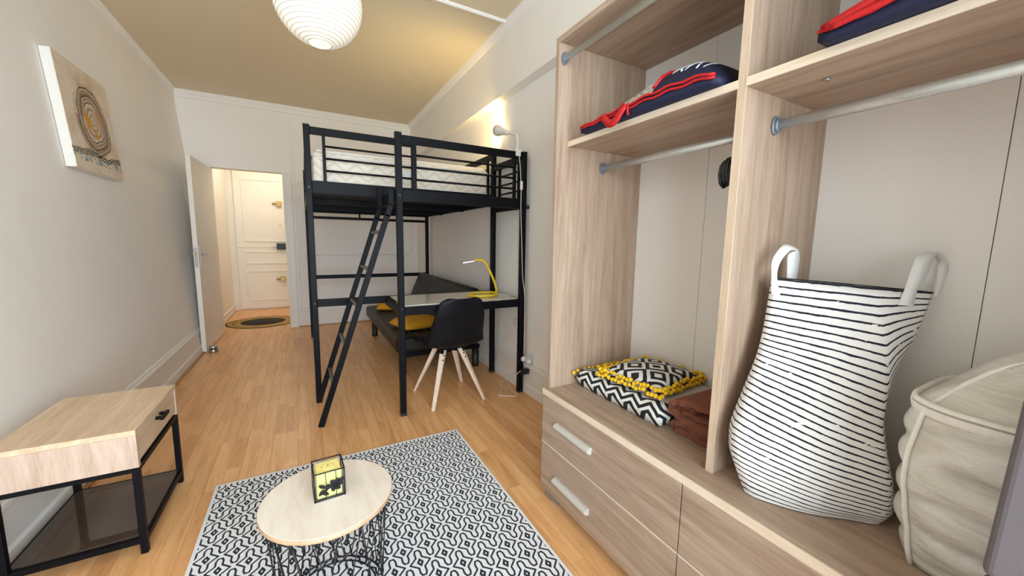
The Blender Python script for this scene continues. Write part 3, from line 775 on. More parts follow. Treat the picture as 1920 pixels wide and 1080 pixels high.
cpts = smooth_path([(1.425, 2.52, 1.87), (1.437, 2.517, 1.78), (1.447, 2.517, 1.66), (1.45, 2.516, 1.62), (1.45, 2.515, 1.45), (1.462, 2.513, 1.2), (1.475, 2.512, 0.95), (1.495, 2.510, 0.80), (1.50, 2.508, 0.62), (1.50, 2.505, 0.34)], 6)
cb = B().tube(cpts, 0.0028, 6).build('cable', 'white_pl', rl)
B().box(1.441, 1.461, 2.508, 2.524, 1.60, 1.665).build('cord_switch', 'white_pl', rl, bevel=0.005)

# desk lamp
dl = thing('desk_lamp', 'yellow bent-tube desk lamp with lit head on the desk', 'desk lamp', (1.32, 2.78, 0.772))
ring = []
for k in range(15):
    a = math.radians(-30+k*300/14); ring.append((1.27+0.085*math.cos(a), 2.76+0.11*math.sin(a), 0.783))
path = smooth_path(ring[:1]+ring+[(1.31, 2.66, 0.783)], 3)
pts = [(1.16, 2.72, 0.783), (1.14, 2.78, 0.783), (1.18, 2.86, 0.783), (1.28, 2.90, 0.783), (1.37, 2.87, 0.784), (1.385, 2.80, 0.79), (1.382, 2.785, 0.83), (1.36, 2.79, 0.90), (1.315, 2.80, 1.0), (1.285, 2.805, 1.045), (1.25, 2.81, 1.062), (1.20, 2.815, 1.062)]
B().tube(smooth_path(pts, 6), 0.009, 10).build('arm', 'yellow_pl', dl)
B().tube(smooth_path([(1.16, 2.72, 0.783), (1.22, 2.69, 0.783), (1.32, 2.70, 0.783), (1.38, 2.76, 0.783), (1.385, 2.80, 0.786)], 6), 0.0095, 10).build('base_loop', 'yellow_pl', dl)
B().bar((1.203, 2.815, 1.062), (1.10, 2.825, 1.046), 0.02, 0.012).build('head', 'steel', dl, bevel=0.002)
B().bar((1.195, 2.8158, 1.0535), (1.108, 2.8242, 1.040), 0.014, 0.003).build('led_strip', 'led', dl)
B().tube(smooth_path([(1.388, 2.80, 0.7745), (1.43, 2.78, 0.7745), (1.465, 2.74, 0.775), (1.5135, 2.70, 0.773), (1.519, 2.68, 0.70), (1.519, 2.66, 0.57)], 5), 0.002, 6).build('cable', 'white_pl', dl)

# ------------------------------------------------------------------ sofa bed, cushions
sf = thing('sofa_bed', 'black faux leather click-clack sofa bed under the loft bed', 'sofa', (1.05, 4.1, ZP))
SX0, SX1, SY0, SY1 = 0.655, 1.27, 3.22, 5.03
seat = B().box(SX0, SX1, SY0, SY1, 0.235, 0.375).build('seat', 'leather', sf, bevel=0.035, seg=4)
for k in range(1, 4):
    x = SX0+(SX1-SX0)*k/4
    B().tube([(x, SY0+0.004, 0.374), (x, SY1-0.004, 0.374)], 0.0025, 6).build('seam', 'seam', seat)
for k in range(1, 7):
    y = SY0+(SY1-SY0)*k/7
    B().tube([(SX0+0.002, y, 0.345), (SX0+0.03, y, 0.374), (SX1-0.02, y, 0.3745)], 0.0022, 6).build('seam', 'seam', seat)
B().box(SX0+0.05, SX1+0.12, SY0+0.03, SY1-0.03, 0.19, 0.236).build('base_frame', 'black', sf, bevel=0.005)
ba = Vector((1.21, 0, 0.33)); bb = Vector((1.40, 0, 0.775)); bd = (bb-ba); bn = Vector((-bd.z, 0, bd.x)).normalized()
def bk(a, c): return (ba.x+bd.x*a+bn.x*c, ba.z+bd.z*a+bn.z*c)
prof = [bk(0, 0.055), bk(0.0, -0.055), bk(0.94, -0.055), bk(0.985, -0.035), bk(1.0, 0), bk(0.985, 0.035), bk(0.94, 0.055)]
back = B().prism(prof, lambda a, c: (a, SY0+0.0, c), lambda a, c: (a, SY1, c)).build('backrest', 'leather', sf, bevel=0.016, seg=3)
for k in range(1, 9):
    y = SY0+(SY1-SY0)*k/9
    B().tube([(bk(q, 0.0552)[0], y, bk(q, 0.0552)[1]) for q in (0.12, 0.9)], 0.0024, 6).build('seam', 'seam', back)
for q in (0.35, 0.62):
    B().tube([(bk(q, 0.0552)[0], yy, bk(q, 0.0552)[1]) for yy in (SY0+0.02, SY1-0.02)], 0.0022, 6).build('seam', 'seam', back)
for (x, y) in ((0.735, 3.36), (0.735, 4.90), (1.42, 3.30), (1.42, 4.95)):
    B().lathe([(0.032, ZP), (0.034, 0.02), (0.034, 0.19)], (x, y, 0), 16).build('leg', 'black_pl', sf)
B().box(1.25, 1.45, SY0+0.04, SY0+0.10, 0.19, 0.225).box(1.25, 1.45, SY1-0.12, SY1-0.06, 0.19, 0.225).build('side_bracket', 'black', sf, bevel=0.004)
c1 = B().pillow(0.93, 3.60, 0.3755, 0.42, 0.40, 0.115, 0.25, flatb=0.30).build('cushion', 'mustard', merge=True)
tag(c1, 'mustard square cushion on the near end of the sofa, half hidden by the chair', 'cushion', 'mustard cushions on the sofa')
c2 = B().pillow(0.93, 4.66, 0.3755, 0.40, 0.38, 0.115, -0.2, flatb=0.30).build('cushion', 'mustard', merge=True)
tag(c2, 'mustard cushion at the far end of the sofa seen through the ladder', 'cushion', 'mustard cushions on the sofa')

# ------------------------------------------------------------------ chair
ch = thing('desk_chair', 'black moulded bucket chair on pale splayed wooden legs at the desk', 'chair', (0.95, 2.735, ZP), math.radians(3))
def shell():
    prof = [(0.225, 0.405, 0.19), (0.215, 0.432, 0.215), (0.16, 0.443, 0.228), (0.06, 0.432, 0.235), (-0.06, 0.420, 0.235), (-0.14, 0.425, 0.232), (-0.195, 0.460, 0.228), (-0.222, 0.53, 0.218), (-0.238, 0.61, 0.205), (-0.262, 0.70, 0.188), (-0.276, 0.775, 0.165), (-0.282, 0.80, 0.13), (-0.283, 0.808, 0.10)]
    P = smooth_path([(0, p[0], p[1]) for p in prof], 3); Wd = smooth_path([(p[2], 0, 0) for p in prof], 3)
    n = len(P); nv = 17; b = B()
    def fn(u, v):
        i = min(n-1, int(round(v*(n-1)))); a = 2*u-1; p = P[i]; w = Wd[i].x
        t = i/(n-1)
        lift = 0.075*math.sin(PI*min(1, t/0.55))**2 if t < 0.55 else 0.0
        wrap = 0.085*max(0.0, min(1, (t-0.38)/0.2))*(1-0.62*max(0.0, min(1, (t-0.52)/0.2)))
        q = abs(a)**2.6
        return (a*w, p.y+wrap*q, p.z+lift*q)
    b.grid(nv, n, fn)
    return b
sh = shell().build('shell', 'chair_shell', ch, local=True, solid=0.008)
for sx in (-1, 1):
    for sy in (-1, 1):
        a = Vector((sx*0.065, sy*0.065, 0.405)); e = Vector((sx*0.205, sy*0.213, 0.0))
        d = (e-a).normalized(); r = d.cross(Vector((0, 0, 1))).normalized(); u = r.cross(d)
        b = B(); vs = []
        for p, s in ((a, 0.021), (e, 0.013)):
            for q, w in ((-1, -1), (1, -1), (1, 1), (-1, 1)): vs.append(p+r*q*s+u*w*s*0.8)
        for k in range(4, 8): vs[k].z = 0.0005
        b.add(vs, [(3, 2, 1, 0), (4, 5, 6, 7), (0, 1, 5, 4), (1, 2, 6, 5), (2, 3, 7, 6), (3, 0, 4, 7)])
        lg = b.build('leg', 'beech', ch, bevel=0.004, local=True)
        for s in (0.05, 0.085):
            p = a+d*s
            out = Vector((0, sy, 0))
            B().tube([p-Vector((0, 0, 0))+out*0.014, p+out*0.026], 0.0055, 8).build('bolt', 'black_pl', lg, local=True)
b = B()
b.box(-0.11, 0.11, -0.11, 0.11, 0.402, 0.413).bar((-0.09, -0.09, 0.385), (0.09, 0.09, 0.385), 0.03, 0.03).bar((-0.09, 0.09, 0.385), (0.09, -0.09, 0.385), 0.03, 0.03)
b.build('seat_mount', 'black', ch, local=True)

# ------------------------------------------------------------------ rug, coffee table, candle
RC = (0.19, 1.285)
rg = B().box(-0.62, 0.62, -0.90, 0.90, 0, 0.006).build('rug', 'rug', bevel=0.002); rg.location = (RC[0], RC[1], ZP)
tag(rg, 'black and white flat-woven rug with lattice pattern under the round table', 'rug')
RZ = ZP+0.006
TC = (0.035, 1.29); TH = 0.385; TR = 0.198
ct = thing('coffee_table', 'round pale wood coffee table on a black wire basket base', 'table', (TC[0], TC[1], RZ))
B().lathe([(TR-0.004, TH-0.018), (TR, TH-0.014), (TR, TH-0.001)], (TC[0], TC[1], 0), 72).build('rim', 'rim_oak', ct)
B().lathe([(TR-0.0005, TH-0.002), (TR-0.002, TH)], (TC[0], TC[1], 0), 72).build('tabletop', 'top_oak', ct)
def circ(r, z, n=48): return [(TC[0]+r*math.cos(2*PI*k/n), TC[1]+r*math.sin(2*PI*k/n), z) for k in range(n)]
for r, z in ((0.18, TH-0.024), (0.160, RZ+0.004), (0.138, RZ+0.004)):
    B().tube(circ(r, z), 0.003, 6, True).build('ring', 'black_wire', ct)
NW = 17
for k in range(NW):
    for s in (1, -1):
        a0 = 2*PI*k/NW; a1 = a0+s*math.radians(22)
        p = [(TC[0]+0.181*math.cos(a0), TC[1]+0.181*math.sin(a0), TH-0.022),
             (TC[0]+0.160*math.cos(a1), TC[1]+0.160*math.sin(a1), RZ+0.003)]
        B().tube(p, 0.0019, 5).build('wire', 'black_wire', ct)
NF = 30
for k in range(NF):
    a0 = 2*PI*(k+0.5)/NF
    B().tube([(TC[0]+0.181*math.cos(a0), TC[1]+0.181*math.sin(a0), TH-0.022), (TC[0]+0.180*math.cos(a0), TC[1]+0.180*math.sin(a0), TH-0.06)], 0.0035, 5).build('wire', 'black_wire', ct)
cn = thing('candle_holder', 'square glass candle holder with black rose, on the round table', 'candle', (0.035, 1.31, TH))
CM = Matrix.Translation((0.036, 1.305, TH)) @ Matrix.Rotation(math.radians(3), 4, 'Z')
hw, hh = 0.044, 0.094
def cp(x, y, z): return tuple(CM @ Vector((x, y, z)))
for sx in (-1, 1):
    for sy in (-1, 1): B().tube([cp(sx*hw, sy*hw, 0.0005), cp(sx*hw, sy*hw, hh)], 0.0022, 6).build('frame_edge', 'black_wire', cn)
for z in (0.003, hh):
    for a, b2 in (((-1, -1), (1, -1)), ((1, -1), (1, 1)), ((1, 1), (-1, 1)), ((-1, 1), (-1, -1))):
        B().tube([cp(a[0]*hw, a[1]*hw, z), cp(b2[0]*hw, b2[1]*hw, z)], 0.0022, 6).build('frame_edge', 'black_wire', cn)
for sx, sy in ((0, -1), (0, 1), (1, 0), (-1, 0)):
    x0, x1 = (-hw, hw) if sx == 0 else (sx*hw-0.0007, sx*hw+0.0007)
    y0, y1 = (-hw, hw) if sy == 0 else (sy*hw-0.0007, sy*hw+0.0007)
    B().box(x0, x1, y0, y1, 0.004, hh-0.002, CM).build('glass_pane', 'glass', cn)
B().box(-hw, hw, -hw, hw, 0.0008, 0.0035, CM).build('base_plate', 'black_wire', cn)
cd = B().box(-0.037, 0.037, -0.037, 0.037, 0.004, 0.088, CM).build('candle', 'wax', cn, bevel=0.004)
B().lathe([(0.02, 0.0), (0.017, 0.0012)], cp(0, 0, 0.0882), 20).build('melt_pool', 'wax', cd)
B().tube([cp(0, 0, 0.088), cp(0.0005, 0, 0.096)], 0.0009, 6).build('wick', 'black_pl', cd)
for x in (-0.012, 0.018):
    B().tube([cp(x, -hw-0.001, 0.004), cp(x+0.002, -hw-0.001, 0.05), cp(x, -hw-0.001, hh)], 0.0011, 5).build('stem', 'black_wire', cn)
def leaf(cx, cz, rx, rz, ang, nm='leaf'):
    pts = []
    for k in range(12):
        a = 2*PI*k/12; x = rx*math.cos(a)*(1 if abs(math.cos(a)) < 0.9 else 1.12); z = rz*math.sin(a)
        pts.append((cx+x*math.cos(ang)-z*math.sin(ang), cz+x*math.sin(ang)+z*math.cos(ang)))
    B().prism(pts, lambda a, c: cp(a, -hw-0.0015, c), lambda a, c: cp(a, -hw-0.0035, c)).build(nm, 'black_wire', cn)
for k in range(6): leaf(0.016+0.012*math.cos(k*PI/3), 0.045+0.012*math.sin(k*PI/3), 0.010, 0.007, k*PI/3+0.5, 'petal')
leaf(0.016, 0.045, 0.008, 0.008, 0, 'petal')
for (x, z, a) in ((-0.022, 0.05, 2.6), (-0.024, 0.03, 0.8), (-0.014, 0.024, -0.5), (-0.008, 0.042, 1.2), (0.034, 0.058, 0.4)): leaf(x, z, 0.011, 0.0055, a)
B().tube([cp(-0.028, -hw-0.0025, 0.022), cp(0.0, -hw-0.0025, 0.04), cp(0.016, -hw-0.0025, 0.045)], 0.0014, 5).build('stem', 'black_wire', cn)

# ------------------------------------------------------------------ side table at the left wall
st = thing('side_table', 'oak-look side table with one drawer and smoked glass shelf', 'side table', (-0.77, 2.075, ZP))
TX0, TX1, TY0, TY1 = -0.955, -0.578, 1.82, 2.325
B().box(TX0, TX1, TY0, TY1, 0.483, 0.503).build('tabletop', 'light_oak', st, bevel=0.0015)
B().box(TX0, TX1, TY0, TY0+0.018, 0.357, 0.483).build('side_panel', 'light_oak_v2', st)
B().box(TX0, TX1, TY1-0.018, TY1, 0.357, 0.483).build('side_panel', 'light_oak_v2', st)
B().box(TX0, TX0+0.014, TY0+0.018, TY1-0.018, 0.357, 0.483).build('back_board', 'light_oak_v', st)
B().box(TX0+0.014, TX1-0.02, TY0+0.018, TY1-0.018, 0.357, 0.369).build('bottom_board', 'light_oak', st)
dw = B().box(TX1-0.020, TX1-0.004, TY0+0.021, TY1-0.021, 0.372, 0.480).build('drawer', 'light_oak', st, bevel=0.001)
hb = B().bar((TX1-0.004, 2.045, 0.452), (TX1+0.02, 2.045, 0.452), 0.014, 0.012).bar((TX1-0.004, 2.095, 0.452), (TX1+0.02, 2.095, 0.452), 0.014, 0.012)
hb.box(TX1+0.014, TX1+0.026, 2.03, 2.11, 0.445, 0.460); hb.build('pull', 'black', dw, bevel=0.002)
lw = 0.022
for x in (TX0+0.012, TX1-0.012):
    for y in (TY0+0.012, TY1-0.012):
        lg = B().box(x-lw/2, x+lw/2, y-lw/2, y+lw/2, ZP, 0.357).build('leg', 'black', st, bevel=0.002)
for z0, z1 in ((0.338, 0.357), (0.048, 0.068)):
    for y in (TY0+0.012, TY1-0.012): B().box(TX0+0.023, TX1-0.023, y-0.01, y+0.01, z0, z1).build('cross_bar', 'black', st)
    for x in (TX0+0.012, TX1-0.012): B().box(x-0.01, x+0.01, TY0+0.023, TY1-0.023, z0, z1).build('cross_bar', 'black', st)
B().box(TX0+0.014, TX1-0.014, TY0+0.023, TY1-0.023, 0.0685, 0.0735).build('glass_shelf', 'smoked', st)

# ------------------------------------------------------------------ painting
pa = thing('canvas_painting', 'square canvas with a brown and orange swirl on the left wall', 'painting', (-1.125, 3.365, 1.59))
PC = Vector((-1.124, 3.365, 1.893))
PM = Matrix.Translation(PC) @ Matrix.Rotation(-math.atan(LEAN), 4, 'Y')
b = B().box(-0.024, 0.018, -0.313, 0.313, -0.305, 0.305)
cv = b.build('stretcher', 'trimw', pa, local=True, bevel=0.002); cv.matrix_local = Matrix.Translation(-WL[pa.name]) @ PM
b = B().box(0.0182, 0.0205, -0.3125, 0.3125, -0.3045, 0.3045)
cf = b.build('painted_face', 'art', pa, local=True); cf.matrix_local = Matrix.Translation(-WL[pa.name]) @ PM

# ------------------------------------------------------------------ paper lantern
LC = Vector((0.118, 2.26, 2.385)); LR = 0.205
pl = thing('paper_lantern', 'white ribbed paper globe lantern hanging from the ceiling', 'pendant lamp', (LC.x, LC.y, LC.z-LR))
prof = []
nr = 26
for i in range(nr*2+1):
    a = -PI/2+0.27+(PI-0.54)*i/(nr*2)
    r = LR*math.cos(a)*(1.0 if i % 2 == 0 else 0.984); prof.append((r, LR*math.sin(a)*1.0*(1.0 if i % 2 == 0 else 0.99)))
B().lathe(prof, LC, 48, False, False).build('paper_shade', 'paper', pl)
for i in range(0, nr*2+1, 2):
    r, z = prof[i]
    B().tube([(LC.x+(r+0.0004)*math.cos(2*PI*k/40), LC.y+(r+0.0004)*math.sin(2*PI*k/40), LC.z+z) for k in range(40)], 0.0012, 4, True).build('rib', m_plain('rib_wire', (184, 179, 164), 0.7) if 'rib_wire' not in bpy.data.materials else bpy.data.materials['rib_wire'], pl)
for i in (0, nr*2):
    r, z = prof[i]
    B().tube([(LC.x+r*math.cos(2*PI*k/32), LC.y+r*math.sin(2*PI*k/32), LC.z+z) for k in range(32)], 0.0018, 6, True).build('end_ring', 'steel', pl)
B().lathe([(0.012, -0.02), (0.03, -0.01), (0.033, 0.02), (0.02, 0.05), (0.014, 0.06), (0.014, 0.10)], LC, 16).build('bulb', emit('lantern_bulb', (1.0, 0.88, 0.66, 1), 3.0), pl)
B().tube([(LC.x, LC.y, LC.z+0.10), (LC.x, LC.y, CEIL)], 0.003, 6).build('cord', 'white_pl', pl)
B().lathe([(0.045, CEIL-0.03), (0.045, CEIL-0.0005)], (LC.x, LC.y, 0), 20).build('ceiling_rose', 'white_pl', pl)

# ------------------------------------------------------------------ things in the wardrobe
def soft_bag(name, label, y0, y1, x0, x1, z0, hfun, win, group, strap_y, marks):
    t = thing(name, label, 'storage bag', ((x0+x1)/2, (y0+y1)/2, z0), 0, group)
    def top(u, v):
        y = y1+(y0-y1)*u; x = x0+(x1-x0)*v
        e = (1-abs(2*v-1)**5)*(1-abs(2*u-1)**7)
        return (x, y, z0+0.006+max(0.0, hfun(u, v)-0.006)*(0.25+0.75*e))
    b = B().grid(28, 14, top); b.grid(28, 14, lambda u, v: (top(1-u, v)[0], top(1-u, v)[1], z0+0.001))
    rim = [(i, 0) for i in range(28)]
    n = 28*14
    fs = []
    for i in range(27):
        fs.append((i, i+1, n+27-i-1, n+27-i)); k = 13*28
        fs.append((k+i+1, k+i, n+k+27-i, n+k+27-i-1))
    for j in range(13):
        fs.append((j*28+28, j*28, n+j*28+27, n+j*28+55)); fs.append((j*28+27, j*28+55, n+j*28+28, n+j*28))
    b.f += fs; b.sm += [True]*len(fs)
    b.build('body', 'navy', t, merge=True)
    if win:
        wb = B().grid(22, 10, lambda u, v: (lambda p: (p[0], p[1], p[2]+0.0035))(top(win[0]+(win[1]-win[0])*u, 0.008+0.85*v)))
        wb.build('clear_window', 'pouch', t)
        e = [top(win[1], 0.04+0.84*k/10) for k in range(11)]
        B().tube([(p[0], p[1], p[2]+0.004) for p in e], 0.006, 8).build('piping', 'red', t)
    def edge(frac, dz, w):
        pts = []
        for k in range(29):
            p = top(0.01+0.98*k/28, 0.0); zt = p[2]
            pts.append((p[0]-0.004, p[1], z0+0.004+(zt-z0)*frac+dz+0.003*math.sin(k*1.3)))
        return pts
    B().tube(edge(1.0, 0.004, 0), 0.0042, 8).build('piping', 'red', t)
    B().tube(edge(0.66, 0.002, 0), 0.0038, 8).build('piping', 'red', t)
    tp = top(0.02, 0.0); sd = [top(0.008, k/8) for k in range(9)]
    B().tube([(p[0], p[1]+0.003, p[2]+0.003) for p in sd], 0.005, 8).build('piping', 'red', t)
    return t, top, edge
t, top, edge = soft_bag('bedding_bag', 'navy bedding bag with red trim and clear window on the left shelf', 0.69, 1.27, 1.005, 1.44, 1.6555,
    lambda u, v: 0.035+0.095*min(1, u/0.6)**0.9*(1-max(0, (u-0.72)/0.28)**2*0.75)*(0.72+0.35*math.sin(PI*min(1, v*0.9+0.1))), (0.03, 0.60), 'bedding bags on the shelves', 0.9, True)
# strap handle of the left bag
def ribbon(pts, w, mat, par, nrm, name='strap', thick=0.003):
    P = smooth_path(pts, 5); b = B(); vs = []; n = len(P)
    for i, p in enumerate(P):
        d = (P[min(i+1, n-1)]-P[max(i-1, 0)]).normalized(); r = d.cross(Vector(nrm)).normalized()
        vs += [p-r*w/2, p+r*w/2]
    b.add(vs, [(2*i, 2*i+1, 2*i+3, 2*i+2) for i in range(n-1)], True)
    return b.build(name, mat, par, solid=thick)
pz = top(0.30, 0)[2]; 
ribbon([(0.997, 1.135, pz+0.004), (0.992, 1.115, pz-0.012), (0.990, 1.09, pz-0.032), (0.990, 1.06, pz-0.03), (0.992, 1.035, pz-0.004), (0.997, 1.02, pz+0.016)], 0.028, 'red', t, (1, 0, 0.1))
ribbon([(0.996, 1.01, pz+0.014), (0.994, 1.005, pz-0.02), (0.995, 1.003, 1.66)], 0.010, 'red', t, (1, 0, 0.1))
# white print strokes on the navy top
for (u0, v0, u1, v1) in ((0.66, 0.25, 0.74, 0.10), (0.67, 0.12, 0.74, 0.26), (0.76, 0.10, 0.79, 0.28), (0.79, 0.28, 0.83, 0.10), (0.86, 0.12, 0.87, 0.26)):
    P = [top(u0+(u1-u0)*k/5, v0+(v1-v0)*k/5) for k in range(6)]
    B().tube([(p[0], p[1], p[2]+0.001) for p in P], 0.0035, 6, flat=(0.4, 1)).build('print_stroke', 'label_w', t)
t, top, edge = soft_bag('bedding_bag', 'navy bedding bag with twisted red straps on the right shelf', -0.14, 0.455, 0.995, 1.42, 1.6555,
    lambda u, v: 0.055+0.11*min(1, u/0.45)*(0.55+0.5*math.sin(PI*min(1, v*0.9+0.1))), None, 'bedding bags on the shelves', 0.3, False)
ribbon([(0.986, 0.44, 1.676), (0.982, 0.36, 1.692), (0.980, 0.30, 1.694), (0.982, 0.22, 1.702), (0.984, 0.12, 1.71), (0.985, 0.02, 1.715)], 0.017, 'red', t, (1, 0, 0.2))
ribbon([(0.984, 0.43, 1.672), (0.980, 0.34, 1.678), (0.979, 0.28, 1.692), (0.980, 0.20, 1.712), (0.983, 0.10, 1.722), (0.985, 0.0, 1.722)], 0.012, 'red', t, (1, 0, 0.2))
ribbon([(0.986, 0.262, 1.692), (0.987, 0.26, 1.675), (0.989, 0.26, 1.658)], 0.018, 'red', t, (1, 0, 0.1))

# folded blanket, cushion cover, towel
bl = thing('folded_blanket', 'folded zigzag blanket with grey underside at the wardrobe bottom', 'blanket', (1.27, 1.12, PZ))
def soft_block(b, x0, x1, y0, y1, z0, z1, wav=0.006, n=26, m=18, seed=0.0):
    def f(u, v, tp):
        x = x0+(x1-x0)*v; y = y0+(y1-y0)*u
        w = wav*math.sin(9*u+seed)*math.cos(7*v+seed*2)
        e = min(u, 1-u, v*0.9, (1-v)*0.9); r = min(1.0, e/0.06)
        h = math.sqrt(max(0, 1-(1-r)**2))
        mid = (z0+z1)/2; hh2 = (z1-z0)/2
        return (x, y, (mid+hh2*h+w*h) if tp else (mid-hh2*h))
    b.grid(n, m, lambda u, v: f(u, v, True)); b.grid(n, m, lambda u, v: f(1-u, v, False)); return b
soft_block(B(), 1.105, 1.455, 0.878, 1.375, PZ+0.001, PZ+0.080).build('zigzag_fold', 'zig', bl, merge=True)
soft_block(B(), 1.175, 1.465, 0.88, 1.30, PZ+0.070, PZ+0.090, 0.006, seed=2.1).build('grey_layer', 'grey_fab', bl, merge=True)
pom = B()
for i in range(5):
    a = -PI/2+PI*i/4
pom.lathe([(0.0015, -0.0085), (0.006, -0.006), (0.0085, 0.0), (0.006, 0.006), (0.0015, 0.0085)], (0, 0, 0), 8)
pm = bpy.data.meshes.new('pompom'); pm.from_pydata(pom.v, [], pom.f); pm.materials.append(M['pom'])
for p in pm.polygons: p.use_smooth = True
def pompom(p, par):
    q = bpy.data.objects.new('pompom', pm); C.objects.link(q); q.parent = par; q.location = Vector(p)-WL[par.name]
    s = 0.9+0.3*rnd.random(); q.scale = (s, s, s); q.rotation_euler = (rnd.random()*3, rnd.random()*3, 0)
for k in range(16):
    pompom((1.10+0.35*k/15, 1.372+0.006*rnd.random(), PZ+0.062+0.012*rnd.random()), bl)
for k in range(7):
    pompom((1.20+0.25*k/6, 1.31+0.01*rnd.random(), PZ+0.094), bl)
cu = thing('cushion_cover', 'black and white diamond cushion edged with yellow pompoms on the blanket', 'cushion', (1.29, 1.06, PZ+0.094))
CR = 0.12; CW, CD = 0.31, 0.285
ccx, ccy, ccz = 1.292, 1.09, PZ+0.099
B().pillow(ccx, ccy, ccz, CW, CD, 0.062, CR, flatb=0.28).build('cover', 'ikat', cu, merge=True)
B().pillow(ccx, ccy, ccz-0.004, CW*0.98, CD*0.98, 0.03, CR+0.05, flatb=0.3).build('lower_cover', 'ikat', cu, merge=True)
def around(w, d, z, n, jz):
    R = Matrix.Rotation(CR, 3, 'Z')
    per = 2*(w+d)
    for k in range(n):
        s = per*k/n
        if s < w: q = (-w/2+s, -d/2)
        elif s < w+d: q = (w/2, -d/2+s-w)
        elif s < 2*w+d: q = (w/2-(s-w-d), d/2)
        else: q = (-w/2, d/2-(s-2*w-d))
        v = R @ Vector((q[0], q[1], 0))
        yield (ccx+v.x+0.004*(rnd.random()-.5), ccy+v.y+0.004*(rnd.random()-.5), z+jz*(rnd.random()-.5))
for p in around(CW+0.006, CD+0.006, ccz+0.026, 74, 0.016): pompom(p, cu)
for p in around(CW+0.022, CD+0.022, ccz+0.010, 74, 0.014): pompom(p, cu)
tw = thing('brown_towel', 'dark brown towel folded into a roll beside the wardrobe divider', 'towel', (1.28, 0.74, PZ))
def strip(path, th, x0, x1, name):
    P = smooth_path([(0, a, c) for a, c in path], 6); n = len(P); L = []; Rr = []
    for i, p in enumerate(P):
        d = (P[min(i+1, n-1)]-P[max(i-1, 0)]).normalized(); nn = Vector((0, -d.z, d.y))
        L.append((p+nn*th/2)); Rr.append((p-nn*th/2))
    poly = L+Rr[::-1]
    b = B(); m = len(poly)
    vs = [(x0+0.006*math.sin(i), q.y, q.z) for i, q in enumerate(poly)]+[(x1, q.y, q.z) for q in poly]
    fs = [(i, (i+1) % m, m+(i+1) % m, m+i) for i in range(m)]
    b.add(vs, fs, True)
    for k in (0, m):
        for i in range(n-1):
            q = (k+i, k+i+1, k+m-2-i, k+m-1-i); b.f.append(q if k else q[::-1]); b.sm.append(False)
    return b.build(name, 'brown_towel', tw)
z0 = PZ
strip([(0.668, z0+0.012), (0.76, z0+0.012), (0.84, z0+0.014), (0.858, z0+0.026), (0.84, z0+0.038), (0.76, z0+0.036), (0.67, z0+0.034)], 0.020, 1.15, 1.42, 'lower_fold')
strip([(0.67, z0+0.058), (0.76, z0+0.060), (0.82, z0+0.062), (0.862, z0+0.082), (0.858, z0+0.108), (0.82, z0+0.124), (0.75, z0+0.132), (0.67, z0+0.136)], 0.022, 1.14, 1.42, 'outer_roll')
strip([(0.70, z0+0.084), (0.77, z0+0.083), (0.82, z0+0.087), (0.836, z0+0.097), (0.82, z0+0.106), (0.79, z0+0.106), (0.775, z0+0.099)], 0.015, 1.155, 1.42, 'inner_roll')

# ------------------------------------------------------------------ striped laundry bag
LEV = [((1.1696, 0.5853, 1.1267), (1.4347, 0.3267, 1.1031), 0.60, 0.040),
       ((1.1393, 0.5769, 0.9912), (1.4033, 0.3361, 1.0075), 0.66, 0.078),
       ((1.1047, 0.5715, 0.9005), (1.3641, 0.3644, 0.8931), 0.80, 0.095),
       ((1.0583, 0.5715, 0.8023), (1.3227, 0.3846, 0.7945), 0.86, 0.115),
       ((1.0169, 0.5703, 0.715), (1.3245, 0.3838, 0.7152), 0.86, 0.135),
       ((1.0065, 0.5613, 0.6518), (1.3519, 0.3585, 0.6435), 0.78, 0.140),
       ((1.0167, 0.5413, 0.591), (1.3766, 0.3347, 0.5719), 0.70, 0.130)]
# left and right edge of each level, crease position, depth
secs = []
for a, b2, cs, dp in LEV:
    secs.append((Vector(a), Vector(b2), cs, dp))
A6, B6 = secs[-1][0], secs[-1][1]
secs.append((Vector((A6.x+0.02, A6.y-0.01, PZ+0.003)), Vector((B6.x-0.015, B6.y+0.005, PZ+0.003)), 0.68, 0.112))
for k in range(len(secs)-1):
    a, b2, cs, dp = secs[k]
    for q in (a, b2):
        q.z = max(q.z, PZ+0.02); q.x = min(q.x, 1.452); q.y = min(q.y, 0.612)
lb = thing('laundry_bag', 'tall white canvas laundry bag with thin black stripes in the wardrobe', 'laundry bag', (1.22, 0.42, PZ))
NS = 64
def section(a, b2, cs, dp, lev):
    ax = (b2-a); ax2 = Vector((ax.x, ax.y, 0)); L = ax2.length; e = ax2.normalized(); f = Vector((-e.y, e.x, 0))
    if f.dot(Vector((-1, -0.5, 0))) < 0: f = -f                 # f towards the room
    out = []
    for k in range(NS):
        u = k/NS
        if u < 0.5:
            s = u*2                                             # front, left to right, with a crease
            tri = s/cs if s < cs else (1-s)/(1-cs)
            rnd_ = math.sqrt(max(0, 1-(2*s-1)**2))
            d = dp*(0.62*tri**0.85+0.38*rnd_)
        else:
            s = 1-(u-0.5)*2
            d = -dp*0.75*math.sqrt(max(0, 1-(2*s-1)**2))
        w = 0.004*math.sin(11*s+lev*5)*math.sin(PI*s)
        p = a+ax*s+f*(d+w)
        p.x = min(p.x, 1.478); p.y = min(p.y, 0.62)
        if u < 0.5: p.z -= 0.012*(tri*0.7+rnd_*0.3)*math.sin(PI*min(1, lev/0.98))**1.2*(0.35+0.65*lev)
        p.z = max(p.z, PZ+0.003)
        out.append(p)
    return out
dens = []
for i in range(len(secs)-1):
    for k in range(6):
        t0 = k/6; q = [None]*4
        a0, a1 = secs[i], secs[i+1]
        dens.append((a0[0].lerp(a1[0], t0), a0[1].lerp(a1[1], t0), a0[2]*(1-t0)+a1[2]*t0, a0[3]*(1-t0)+a1[3]*t0))
dens.append(secs[-1])
